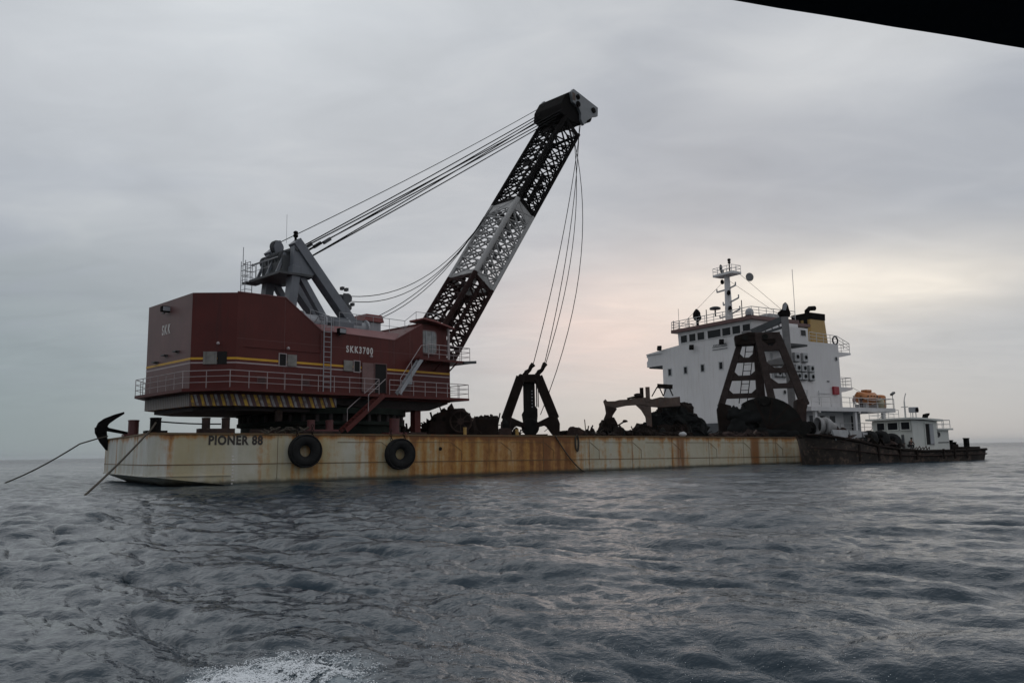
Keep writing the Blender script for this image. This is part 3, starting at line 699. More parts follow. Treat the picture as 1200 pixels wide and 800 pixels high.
    mb = MB(); mb.lathe([(6.3, 3.2), (6.3, 3.95), (6.6, 4.0), (6.6, 4.25), (6.0, 4.3), (6.0, 4.75), (6.7, 4.8), (6.7, 5.249)], 48, (ctr[0], ctr[1], 0)); mb.build('slewing_pedestal', M['green_dark'], c)
    for k in range(40):
        a_ = 2 * math.pi * k / 40; x, y = ctr[0] + 6.35 * math.cos(a_), ctr[1] + 6.35 * math.sin(a_)
        MB().cyl((x, y, 4.26), (x, y, 4.79), .16, n=8).build('roller', M['under'], c)
    mb = MB(); mb.lathe([(.28, 4.2), (.28, 4.9), (.16, 5.0)], 10, (3.6, .6, 0)); mb.build('slew_motor', M['rusty'], c)
    MB().bx(15.9, 16.5, .6, 1.2, 3.25, 5.25).build('support_post', M['maroon'], c)
    # stair from the walkway to the barge deck
    st = MB()
    for dv in (0, .8): st.beam((11.1, -1.25 + dv * .9 - .45, 6.2), (7.7, -1.25 + dv * .9 - .45, 3.5), .07, .34)
    so_ = st.build('deck_stair', M['maroon'], c)
    for k in range(1, 12): MB().bx(7.7 + 3.4 * k / 12 - .13, 7.7 + 3.4 * k / 12 + .13, -1.66, -1.02, 3.5 + 2.7 * k / 12 - .02, 3.5 + 2.7 * k / 12 + .02).build('tread', M['maroon'], so_)
    hr = MB(); hr.tube([(11.15, -1.75, 7.4), (9.6, -1.75, 6.15), (9.6, -1.75, 4.95)], .028, 6); hr.tube([(11.15, -.95, 7.4), (8.3, -.95, 5.1), (8.3, -.95, 4.0)], .028, 6); hr.build('handrail', M['rail'], so_)
    # wall ladder to the roof
    ladder(c, (6.95, -.30, 6.3), (6.95, -.30, 11.9), (1, 0, 0), .62, .035, .36, M['lgrey'])
    ld = MB(); ld.tube([(6.7, -.3, 11.9), (6.7, .5, 12.1), (6.7, 1.2, 11.55)], .03, 6); ld.tube([(7.2, -.3, 11.9), (7.2, .5, 12.1), (7.2, 1.2, 11.55)], .03, 6); ld.build('ladder_hoop', M['lgrey'], c)
    # balcony and operator cab in the front corner
    mb = MB(); mb.prism([(15.0, -1.2), (20.5, -1.2), (20.5, 3.0), (19.22, 3.0), (19.22, -.01), (15.0, -.01)], 'z', 9.22, 9.40); mb.build('balcony', M['maroon'], c)
    for u in (15.6, 17.4, 19.0): MB().beam((u, -.02, 8.5), (u, -1.1, 9.2), .07, .1).build('balcony_bracket', M['maroon'], c)
    railing(c, [(15.9, -1.15, 9.4), (20.45, -1.15, 9.4), (20.45, 3.0, 9.4)], 1.15, 1.1, nr=3, r=.026)
    bb = MB(); bb.beam((19.6, -1.3, 9.25), (20.8, -1.5, 9.35), .25, .22); bb.build('balcony_arm', M['dgrey'], c)
    st = MB()
    for dv in (-1.15, -.75): st.beam((15.2, dv, 9.25), (12.95, dv, 6.4), .06, .30)
    s2 = st.build('cab_stair', M['lgrey'], c)
    for k in range(1, 10): MB().bx(12.95 + 2.25 * k / 10 - .12, 12.95 + 2.25 * k / 10 + .12, -1.12, -.78, 6.4 + 2.85 * k / 10 - .02, 6.4 + 2.85 * k / 10 + .02).build('tread', M['lgrey'], s2)
    hr = MB(); hr.tube([(15.9, -1.2, 10.5), (15.1, -1.2, 10.35), (13.0, -1.2, 7.6), (13.0, -1.2, 6.4)], .028, 6); hr.cyl((14.1, -1.2, 7.8), (14.1, -1.2, 9.0), .025, n=5); hr.build('handrail', M['rail'], s2)
    MB().bx(14.25, 14.75, -.5, -.012, 7.25, 7.75).build('junction_box', M['lgrey'], c)
    # cab window (rounded) in the recessed wall, awning and corner post
    fr = MB(); zc, uc = 10.95, 17.15
    def rr(wd, ht, r, n_=5):
        return [(uc + sx * (wd / 2 - r) + r * math.cos(t_), zc + sz * (ht / 2 - r) + r * math.sin(t_)) for sx, sz, t0 in ((1, 1, 0), (-1, 1, 90), (-1, -1, 180), (1, -1, 270)) for t_ in [R(t0 + 90 * k / n_) for k in range(n_ + 1)]]
    wo = MB().prism(rr(1.75, 2.05, .35), 'y', .28, .377).build('cab_window', M['maroon_grey'], c)
    MB().prism(rr(1.55, 1.85, .3), 'y', .26, .279).build('pane', M['glass_cab'], wo)
    for du in (-.35, .3): MB().bx(uc + du - .025, uc + du + .025, .23, .259, zc - .9, zc + .9).build('mullion', M['lgrey'], wo)
    mb = MB(); mb.prism([(16.1, 12.85), (17.3, 12.75), (19.5, 12.3), (19.5, 12.18), (17.3, 12.6), (16.1, 12.7)], 'y', -.35, 1.6); mb.build('awning', M['maroon_awning'], c, bevel=.02)
    MB().bx(19.0, 19.16, -.05, .1, 9.4, 12.3).build('corner_post', M['rail'], c)
    # roof furniture towards the front
    rb = MB().bx(12.6, 14.2, 3.0, 4.4, 11.55, 12.6).build('roof_hatch', M['lgrey'], c); MB().prism([(12.4, 12.62), (14.4, 12.62), (14.2, 13.2), (12.6, 13.2)], 'y', 2.8, 4.6).build('hatch_lid', M['maroon_awning'], rb)
    railing(c, [(9.0, 1.3, 11.5), (15.4, 1.3, 11.5), (16.6, 1.3, 12.4), (19.0, 1.3, 12.45)], 1.2, 1.5, M['rail_grey'], 2, .022)
    railing(c, [(5.9, .4, 11.3), (7.9, .4, 10.9)], 1.15, 1.0, M['rail_grey'], 3, .022)
    # winch drums on the roof
    for (u, v, z, r_) in ((7.6, 2.2, 11.9, .75), (11.6, 2.2, 11.75, .78)):
        w_ = MB(); w_.lathe([(r_, -1.0), (r_, -.85), (r_ * .72, -.84), (r_ * .72, .84), (r_, .85), (r_, 1.0)], 20, (u, v + .8, z + .15), (1, 0, 0)); w_.build('winch_drum', M['lgrey'], c)
        MB().bx(u - 1.05, u + 1.05, v + .1, v + 1.5, 11.0, 11.75).build('winch_bed', M['grey'], c)
    for (u0, u1, v0, v1, z0, z1, m) in ((8.8, 10.6, 1.6, 3.4, 11.5, 12.1, 'grey'), (8.6, 11.0, 4.5, 7.5, 11.5, 12.4, 'dgrey'), (6.9, 8.4, 5.0, 7.2, 11.5, 12.7, 'dgrey')):
        MB().bx(u0, u1, v0, v1, z0, z1).build('machinery_box', M[m], c, bevel=.05)
    pp_ = MB(); pp_.beam((8.0, 2.6, 12.35), (11.9, 2.6, 12.3), .35, .4); pp_.build('tie_beam', M['grey'], c)
    pp_ = MB(); pp_.beam((8.0, 7.0, 12.35), (12.4, 7.0, 12.2), .35, .4); pp_.build('tie_beam', M['grey'], c)
    # ---- A-frame gantry
    gm = M['grey']
    for v in (3.2, 7.0):
        MB().beam((6.1, v, 18.2), (12.3, v, 11.2), .75, .95, up=(0, 1, 0), w1=.8).build('front_leg', gm, c, bevel=.03)
        MB().beam((6.15, v, 16.2), (5.75, v, 12.2), .85, .7, up=(1, 0, 0), w1=.75).build('rear_leg', gm, c, bevel=.03)
        MB().beam((6.6, v, 15.6), (8.9, v, 12.3), .5, .5, up=(0, 1, 0)).build('inner_brace', gm, c, bevel=.02)
        MB().prism([(5.85, 15.7), (5.95, 17.9), (6.2, 18.35), (6.75, 17.9), (7.9, 16.0), (7.6, 15.6)], 'y', v - .3, v + .3).build('gantry_head_plate', gm, c, bevel=.03)
    MB().bx(5.3, 7.0, 3.5, 6.7, 15.65, 17.1).build('gantry_head', M['dgrey'], c, bevel=.05)
    for v in (3.7, 5.2, 6.6): MB().beam((4.9, v, 15.62), (5.6, v, 17.3), .16, .2).build('head_strut', M['grey'], c)
    MB().beam((4.7, 3.2, 16.75), (4.7, 7.2, 16.75), .08, .08).build('head_rail', M['rail_grey'], c)
    MB().cyl((6.2, 2.8, 17.6), (6.2, 7.4, 17.6), .22, n=12).build('head_axle', M['dgrey'], c)
    for v in (3.9, 4.4, 4.9, 5.4, 5.9, 6.8):
        MB().lathe([(.50, -.07), (.54, -.05), (.42, 0), (.54, .05), (.50, .07)], 20, (5.7, v, 17.0), (0, 1, 0)).build('sheave', M['dgrey'], c)
    sh = MB(); sh.prism([(x_ + .55, z_ + .1) for x_, z_ in [(5.0, 18.0), (5.2, 18.5), (5.55, 18.6), (5.85, 18.1), (5.6, 17.4), (5.2, 17.4)]], 'y', 5.3, 5.42); sh.prism([(x_ + .55, z_ + .1) for x_, z_ in [(5.0, 18.0), (5.2, 18.5), (5.55, 18.6), (5.85, 18.1), (5.6, 17.4), (5.2, 17.4)]], 'y', 5.8, 5.92); sh.build('sheave_cheek', gm, c)
    MB().lathe([(.48, -.15), (.56, -.12), (.4, 0), (.56, .12), (.48, .15)], 20, (5.95, 5.61, 18.15), (0, 1, 0)).build('sheave', M['dgrey'], c)
    MB().beam((5.85, 5.61, 16.9), (5.9, 5.61, 17.7), .25, .4).build('sheave_stand', gm, c)
    mb = MB(); mb.prism([(4.6, 2.7), (7.4, 2.6), (7.6, 3.4), (7.6, 6.8), (7.4, 7.4), (4.6, 7.4)], 'z', 15.42, 15.60); mb.build('gantry_platform', M['dgrey'], c)
    mb = MB(); mb.bx(4.4, 5.6, 7.42, 8.2, 15.38, 15.5); mb.build('gantry_landing', M['dgrey'], c)
    railing(c, [(4.65, 7.3, 15.6), (4.45, 7.45, 15.5), (4.45, 8.15, 15.5), (5.55, 8.15, 15.5)], 1.5, .8, M['rail_grey'], 3, .026)
    railing(c, [(4.65, 4.5, 15.6), (4.65, 7.3, 15.6)], 1.2, 1.1, M['rail_grey'], 2, .022)
    ladder(c, (5.0, 8.25, 12.9), (5.0, 8.25, 17.2), (1, 0, 0), .6, .03, .35, M['rail_grey']); ladder(c, (4.3, 7.8, 12.9), (4.3, 7.8, 17.2), (0, 1, 0), .7, .03, .38, M['rail_grey'])
    MB().cyl((4.45, 8.15, 15.5), (4.45, 8.15, 18.4), .03, n=5).build('antenna', M['rail_grey'], c)
    MB().cyl((6.1, 4.4, 18.3), (6.1, 4.4, 20.6), .014, n=5).build('antenna', M['rail_grey'], c)
    hl = MB(); hl.cyl((6.2, 3.2, 18.3), (6.2, 3.2, 18.6), .1, n=8); hl.lathe([(.17, 0), (.19, .06), (.19, .18), (.12, .26), (.2, .32), (.16, .44), (.05, .5)], 10, (6.2, 3.2, 18.55)); hl.build('signal_light', M['black'], c)
    wb = MB(); wb.bx(10.6, 11.1, 3.1, 3.2, 13.5, 14.7); wb.bx(10.6, 11.1, 3.7, 3.8, 13.5, 14.7); wb.lathe([(.40, -.28), (.40, -.24), (.2, -.23), (.2, .23), (.40, .24), (.40, .28)], 14, (11.05, 3.45, 14.35), (0, 1, 0)); wb.lathe([(.25, -.25), (.28, 0), (.25, .25)], 12, (11.2, 3.45, 13.6), (0, 1, 0)); wb.build('tugger_winch', M['dgrey'], c)
    for u, z in ((10.5, 15.0), (10.9, 14.95), (11.5, 13.8)): MB().bx(u, u + .22, 3.2, 3.55, z, z + .25).build('winch_bracket', M['dgrey'], c)
    # ---- boom: three lattice sections and a head
    vn, vf = 4.0, 7.8; A = Vector((27.42, 0, 20.83)); d = Vector((.5786, 0, .8156)).normalized(); nrm = Vector((d.z, 0, -d.x)); DEP = 2.72   # down-forward from the top chords
    def P(sl, v, dep): return Vector((A.x, v, A.z)) + d * sl + nrm * (dep * DEP)
    S0, S1, S2, S3 = -11.2, -2.3, 8.35, 22.3
    for (a0, a1, m, nb) in ((S0, S1, M['blackred'], 6), (S1, S2, M['silver'], 7), (S2, S3, M['black'], 8)):
        # the section: corner plates at its ends and the mid-face stringers
        sec = None
        for sl in (a0, a1):
            mb = MB(); wdt = 1.15 if (m is M['silver'] and sl == a1) else .5; s_ = sl + (wdt * .55 if sl == a0 else -wdt * .55)
            mb.beam(P(s_, vn, 0), P(s_, vf, 0), wdt, .10, up=nrm); mb.beam(P(s_, vn, 0), P(s_, vn, 1), .10, wdt, up=d)
            mb.beam(P(s_, vf, 0), P(s_, vf, 1), .10, .5, up=d); mb.beam(P(s_, vn, 1), P(s_, vf, 1), .5, .1, up=nrm)
            if sec is None: sec = mb.build('boom_section', m, c)
            else: mb.build('end_frame', m, sec)
        for v in (vn, vf):
            for dep in (0, 1): rod('chord', P(a0 + .004, v, dep), P(a1 - .004, v, dep), .27 if (v == vn and dep == 0) else .21, m, sec, 10)
        st_ = (a1 - a0) / nb
        for k in range(nb):
            b0, b1 = a0 + k * st_, a0 + (k + 1) * st_; bm = (b0 + b1) / 2
            for (f0, f1) in ((lambda s_: P(s_, vn, 0), lambda s_: P(s_, vn, 1)), (lambda s_: P(s_, vn, 0), lambda s_: P(s_, vf, 0))):
                rod('brace', f0(b0), f1(b1), .10, m, sec); rod('brace', f1(b0), f0(b1), .10, m, sec)
                rod('strut', f0(b0), f1(b0), .085, m, sec)
                cc = (f0(bm) + f1(bm)) / 2
            for (f0, f1) in ((lambda s_: P(s_, vf, 0), lambda s_: P(s_, vf, 1)), (lambda s_: P(s_, vn, 1), lambda s_: P(s_, vf, 1))):
                rod('brace', f0(b0), f1(bm), .085, m, sec); rod('brace', f1(bm), f0(b1), .085, m, sec)
            if True:
                rb_ = .06 if m is M['silver'] else .085
                for f0, f1 in ((lambda s_: P(s_, vn, .0), lambda s_: P(s_, vn, .5)), (lambda s_: P(s_, vn, .5), lambda s_: P(s_, vn, 1)), (lambda s_: P(s_, vn, 0), lambda s_: P(s_, (vn + vf) / 2, 0)), (lambda s_: P(s_, (vn + vf) / 2, 0), lambda s_: P(s_, vf, 0))): rod('brace', f0(b0), f1(bm), rb_, m, sec); rod('brace', f1(bm), f0(b1), rb_, m, sec)
            if k % 2 == 0: rod('brace', P(bm, vn, 0), P(bm, vf, 1), .09, m, sec); rod('brace', P(bm, vf, 0), P(bm, vn, 1), .07, m, sec)
        if m is M['silver']:      # catwalk cleats on the near side
            for k in range(8): MB().beam(P(a0 + 1 + k * 1.15, vn + .5, .55), P(a0 + 1.55 + k * 1.15, vn + .5, .45), .5, .06, up=(0, 1, 0)).build('cleat', M['dgrey'], sec)
        if m is M['blackred']:
            MB().beam(P(-10.6, vn + 1.3, .05), P(-2.8, vn + 1.3, .05), .32, .12, up=nrm).build('catwalk', m, sec); MB().beam(P(-10.6, vn, .45), P(-2.8, vn, .45), .10, .4, up=d).build('cable_tray', m, sec)
        if m is M['black']:
            for sl, hh in ((14.2, .7), (20.0, 1.0)): MB().beam(P(sl, (vn + vf) / 2, -.03), P(sl + hh, (vn + vf) / 2, -.03), .9, .12, up=nrm).build('diaphragm_plate', m, sec)
            MB().beam(P(9.5, vn + 1.2, .0), P(20.5, vn + 1.2, .0), .3, .12, up=nrm).build('catwalk', m, sec)
            MB().beam(P(9.0, vn, .5), P(13.5, vn + .05, .5), .12, .5, up=d).build('cable_tray', m, sec)
    # tapering boom foot down to the hinge
    mb = MB(); hinge = Vector((20.6, 0, 9.3))
    for v, hv in ((vn, 4.6), (vf, 7.2)):
        for dep in (0, 1): mb.cyl(P(S0, v, dep), (hinge.x + (.0 if dep == 0 else .9), hv, hinge.z + (.4 if dep == 0 else 0)), .2, n=8)
    for q in (.0, .35, .7):
        z_ = [P(S0, v, dep).lerp(Vector((hinge.x + (.9 if dep else 0), 4.6 if v == vn else 7.2, hinge.z + (0 if dep else .4))), q) for v, dep in ((vn, 0), (vn, 1), (vf, 1), (vf, 0))]
        for i in range(4): mb.cyl(z_[i], z_[(i + 1) % 4], .09, n=6)
        mb.cyl(z_[0], z_[2], .08, n=6); mb.cyl(z_[1], z_[3], .08, n=6)
    mb.bx(19.25, 21.4, 4.2, 4.9, 8.7, 9.9); mb.bx(19.25, 21.4, 6.9, 7.6, 8.7, 9.9); mb.build('boom_foot', M['blackred'], c)
    # head
    hp = [(39.25, 39.1), (39.4, 40.2), (40.3, 41.6), (41.3, 42.25), (43.3, 42.0), (43.7, 39.6), (42.95, 38.7), (41.3, 38.6)]
    mb = MB(); mb.prism(hp, 'y', vn - .15, vf + .15); hd = mb.build('boom_head', M['black'], c, bevel=.05)
    for v0, v1 in ((vn - .5, vn - .16), (vf + .16, vf + .5)):
        mb = MB(); mb.prism([(40.75, 41.85), (41.3, 42.4), (45.7, 41.5), (45.6, 40.4), (44.6, 40.0), (43.6, 39.3), (42.9, 38.5), (42.45, 39.1), (42.5, 39.8), (42.1, 40.4), (41.1, 40.75)], 'y', v0, v1); mb.build('cheek_plate', M['head_grey'], hd, bevel=.03)
    for (x, z, r_) in ((41.95, 41.6, .30), (41.95, 40.75, .34), (44.75, 40.85, .34)):
        q = MB(); q.cyl((x, vn - .62, z), (x, vn - .502, z), r_, n=16); q.cyl((x, vn - .68, z), (x, vn - .62, z), r_ * .5, n=12); q.build('pin_cover', M['black'], hd)
    for v in (4.4, 5.0, 6.8, 7.4):
        MB().lathe([(.95, -.12), (1.0, -.09), (.8, 0), (1.0, .09), (.95, .12)], 24, (44.5, v, 40.6), (0, 1, 0)).build('sheave', M['black'], hd)
    mb = MB(); mb.prism([(42.3, 40.2), (44.9, 40.3), (45.1, 40.6), (42.4, 41.6)], 'y', vn - .1, vf + .1); mb.build('head_floor', M['black'], hd)
    MB().bx(41.0, 41.5, vn - .53, vn - .502, 41.0, 41.9).build('worn_patch', M['rusty_tan'], hd)
    # ---- ropes
    def sag(p0, p1, s_, r, n_=14, nm='rope', m=M['rope']):
        p0, p1 = Vector(p0), Vector(p1)
        return MB().tube([p0.lerp(p1, k / n_) - Vector((0, 0, 4 * s_ * (k / n_) * (1 - k / n_))) for k in range(n_ + 1)], r, 5).build(nm, m, c)
    for i, (z0, u0, v, u1, z1) in enumerate(((17.7, 6.7, 3.4, 39.1, 39.3), (17.4, 6.9, 3.9, 39.1, 38.9), (16.9, 7.3, 4.3, 39.0, 38.5), (17.55, 6.8, 6.9, 39.4, 39.9), (17.1, 7.2, 7.2, 39.2, 39.4), (16.6, 7.5, 7.5, 39.0, 38.9))):
        o = sag((u0, v, z0), (u1, v, z1), .12, .055, 8, 'pendant_rope')
    for v, t_ in ((3.4, .06), (4.3, .05), (7.2, .08)):
        p = Vector((6.9, v, 17.3)).lerp(Vector((39.1, v, 39.1)), t_); MB().beam(p, p + Vector((.6, 0, .45)), .26, .26).build('rope_socket', M['dgrey'], c)
    sag((6.2, 5.61, 18.6), (41.2, 5.0, 42.15), .35, .035, 14, 'luffing_rope')
    sag((11.3, 3.3, 14.55), (31.4, 6.9, 27.2), 2.6, .035, 18, 'whip_rope'); sag((11.4, 3.6, 14.2), (31.2, 7.3, 26.9), 2.9, .035, 18, 'whip_rope')
    sag((12.2, 2.9, 12.4), (31.3, 7.5, 26.6), 1.7, .035, 18, 'whip_rope'); sag((12.5, 3.1, 12.3), (30.9, 7.7, 26.2), 1.9, .035, 18, 'whip_rope')
    return c
crane = make_crane()

def k2w(u, v, z): return frame_pt(KO, KA, u, v, z)

# ------------------------------------------------------------------ cargo on the barge deck
def junk(o, x0, x1, prof, seed, dep=.8, n_=26, mats=('rusty_dark', 'rusty', 'rusty_dark', 'bucket')):
    """broken scrap: angular chunks, bent plates, bars and pipe ends, up to a height profile"""
    q = random.Random(seed)
    def hgt(x):
        t_ = (x - x0) / (x1 - x0) * (len(prof) - 1); i = min(int(t_), len(prof) - 2); return prof[i] + (prof[i + 1] - prof[i]) * (t_ - i)
    for k in range(n_):
        x = x0 + (x1 - x0) * (k + q.random()) / n_; h = hgt(x); m = M[q.choice(mats)]; kind = q.random(); y = q.uniform(-dep, dep)
        if kind < .38:
            z = q.uniform(.25, .8) * h; MB().lump((x, y, z * .6), (q.uniform(.25, .6), q.uniform(.2, .5), max(.15, h - z * .6)), seed + k, 6, 4, .75, 2.0).build('chunk', m, o)
        elif kind < .62:
            a_ = q.uniform(-.9, .9); l_ = q.uniform(.4, 1.1); pts = [(-l_, 0), (-l_ * .3, q.uniform(.0, .3)), (l_ * .5, q.uniform(-.2, .25)), (l_, q.uniform(-.3, .3))]
            pl = [(x + u * math.cos(a_), max(.02, h * .55 + u * math.sin(a_) + v)) for u, v in pts]; pl += [(u + .05, v - .06) for u, v in reversed(pl)]
            MB().prism(pl, 'y', y - q.uniform(.15, .5), y + q.uniform(.15, .5)).build('bent_plate', m, o)
        elif kind < .85:
            p0 = Vector((x, y, q.uniform(0, .3))); p1 = p0 + Vector((q.uniform(-.9, .9), q.uniform(-.5, .5), h * q.uniform(.7, 1.25))); MB().beam(p0, p1, q.uniform(.06, .16), q.uniform(.06, .2)).build('bar', m, o)
        else:
            p0 = Vector((x, y, .15)); p1 = Vector((x + q.uniform(-.4, .4), y, h * .9)); MB().tube([p0, p0.lerp(p1, .6) + Vector((.1, 0, .1)), p1, p1 + Vector((q.uniform(-.5, .5), 0, q.uniform(-.2, .15)))], q.uniform(.05, .11), 6).build('pipe', m, o)


def make_grab():
    s0, t0 = 34.7, 9.0; z0 = deckz(s0) + .035; p = onB(s0, t0, z0)
    o = thing('clamshell_grab', 'black clamshell grab standing upright on the barge deck under the boom ropes', 'grab', p, facing(s0, t0))
    m = M['rusty_dark']
    MB().prism([(-.95, 5.2), (-1.0, 5.75), (-.75, 5.98), (.75, 5.98), (1.02, 5.75), (.95, 5.2)], 'y', -.8, .8).build('head_block', m, o, bevel=.05)
    for sx in (-1, 1):
        for y in (-.62, .62):
            MB().beam((sx * .82, y, 5.75), (sx * 2.33, y, 1.75), .86, .46, up=(0, 1, 0)).build('arm', m, o, bevel=.03)
        # shell: bent plate from the arm end down and round to the cutting edge
        out = [(2.05, 2.05), (2.6, 1.75), (2.78, 1.25), (2.72, .0), (2.35, .0), (2.0, .35), (1.55, 1.0), (1.35, 1.15), (.55, .95), (.55, 1.35), (1.4, 1.75)]
        MB().prism([(sx * x, z) for x, z in out], 'y', -1.15, 1.15).build('shell', m, o, bevel=.04)
        MB().lathe([(.28, -1.0), (.28, 1.0)], 12, (sx * 2.33, 0, 1.75), (0, 1, 0)).build('pin', m, o)
        MB().lathe([(.22, -.9), (.22, .9)], 12, (sx * .82, 0, 5.8), (0, 1, 0)).build('pin', m, o)
        MB().beam((sx * 1.3, -1.17, .55), (sx * 2.3, -1.17, 1.3), .06, .16, up=(0, 1, 0)).build('rib', m, o)
    MB().prism([(-.62, 1.0), (-.8, 2.2), (-.62, 2.5), (-.62, 5.3), (.5, 5.3), (.5, 3.0), (.72, 2.7), (.72, 2.0), (.6, 1.0)], 'y', -.5, .5).build('tackle_column', M['bucket'], o, bevel=.04)
    MB().bx(.6, .72, -.3, -.2, 2.9, 5.2).build('guide_bar', M['dgrey'], o)
    MB().cyl((.82, .2, 2.9), (.82, .2, 5.2), .05, n=6).build('guide_bar', M['dgrey'], o)
    MB().lathe([(.75, -.7), (.85, -.6), (.85, .6), (.75, .7)], 20, (0, 0, 1.0), (0, 1, 0)).build('lower_sheave_block', M['bucket'], o)
    for z in (2.9, 3.2, 3.5, 3.8, 4.1, 4.4): MB().cyl((.22, -.52, z), (.22, -.56, z), .06, n=8).build('bolt', M['lgrey'], o)
    MB().bx(-1.0, 1.6, -1.6, -.9, .02, .30).build('lip_plate', m, o)
    # rope sockets that drape to one side over the head
    base = Vector(p); rot = Matrix.Rotation(R(facing(s0, t0)), 3, 'Z')
    def W_(x, y, z): return base + rot @ Vector((x, y, z))
    for k, (x0, top) in enumerate(((-.45, (.42, -.1, 7.0)), (.75, (1.55, .1, 7.05)))):
        pts = [(x0, 0, 5.95), (x0 + .2, 0, 6.25), (x0 + .48, 0, 6.45), (x0 + .62, 0, 6.75), (top[0], top[1], top[2])]
        MB().tube(pts, [.2, .24, .18, .2, .25], 8).build('rope_socket', m, o, True)
    MB().torus((-.45, 0, 6.0), (0, 1, 0), .16, .06, 12, 6).build('shackle', m, o); MB().torus((.75, 0, 6.0), (0, 1, 0), .16, .06, 12, 6).build('shackle', m, o)
    # hoist ropes hang from the boom head to the grab
    def hang(p0, p1, bow, n_=16):
        p0, p1 = Vector(p0), Vector(p1); side = Vector((.95, -.3, -.1))
        return MB().tube([p0.lerp(p1, k / n_) + side * bow * 4 * (k / n_) * (1 - k / n_) for k in range(n_ + 1)], .04, 5)
    tp = [Vector(k2w(43.6 + .0, 4.4, 39.9)), Vector(k2w(44.0, 5.0, 39.8)), Vector(k2w(44.9, 6.8, 39.9)), Vector(k2w(45.4, 7.4, 40.1))]
    lab = ('leftmost hoist rope from boom head to the left socket of the upright grab', 'inner hoist rope from boom head to the right socket of the upright grab', 'second hoist rope reaching the right socket of the upright grab', 'rightmost slack hoist rope looping behind the upright grab')
    ends = [W_(.42, -.1, 7.05), W_(1.5, .1, 7.1), W_(1.62, .15, 7.08), W_(1.0, .7, 2.2)]
    for i, (a_, b_, bow) in enumerate(zip(tp, ends, (.5, .7, 1.5, 2.6))):
        tag(hang(a_, b_, bow).build('hoist_rope', M['rope']), lab[i], 'rope', 'hoist ropes under the boom')
    return o
make_grab()


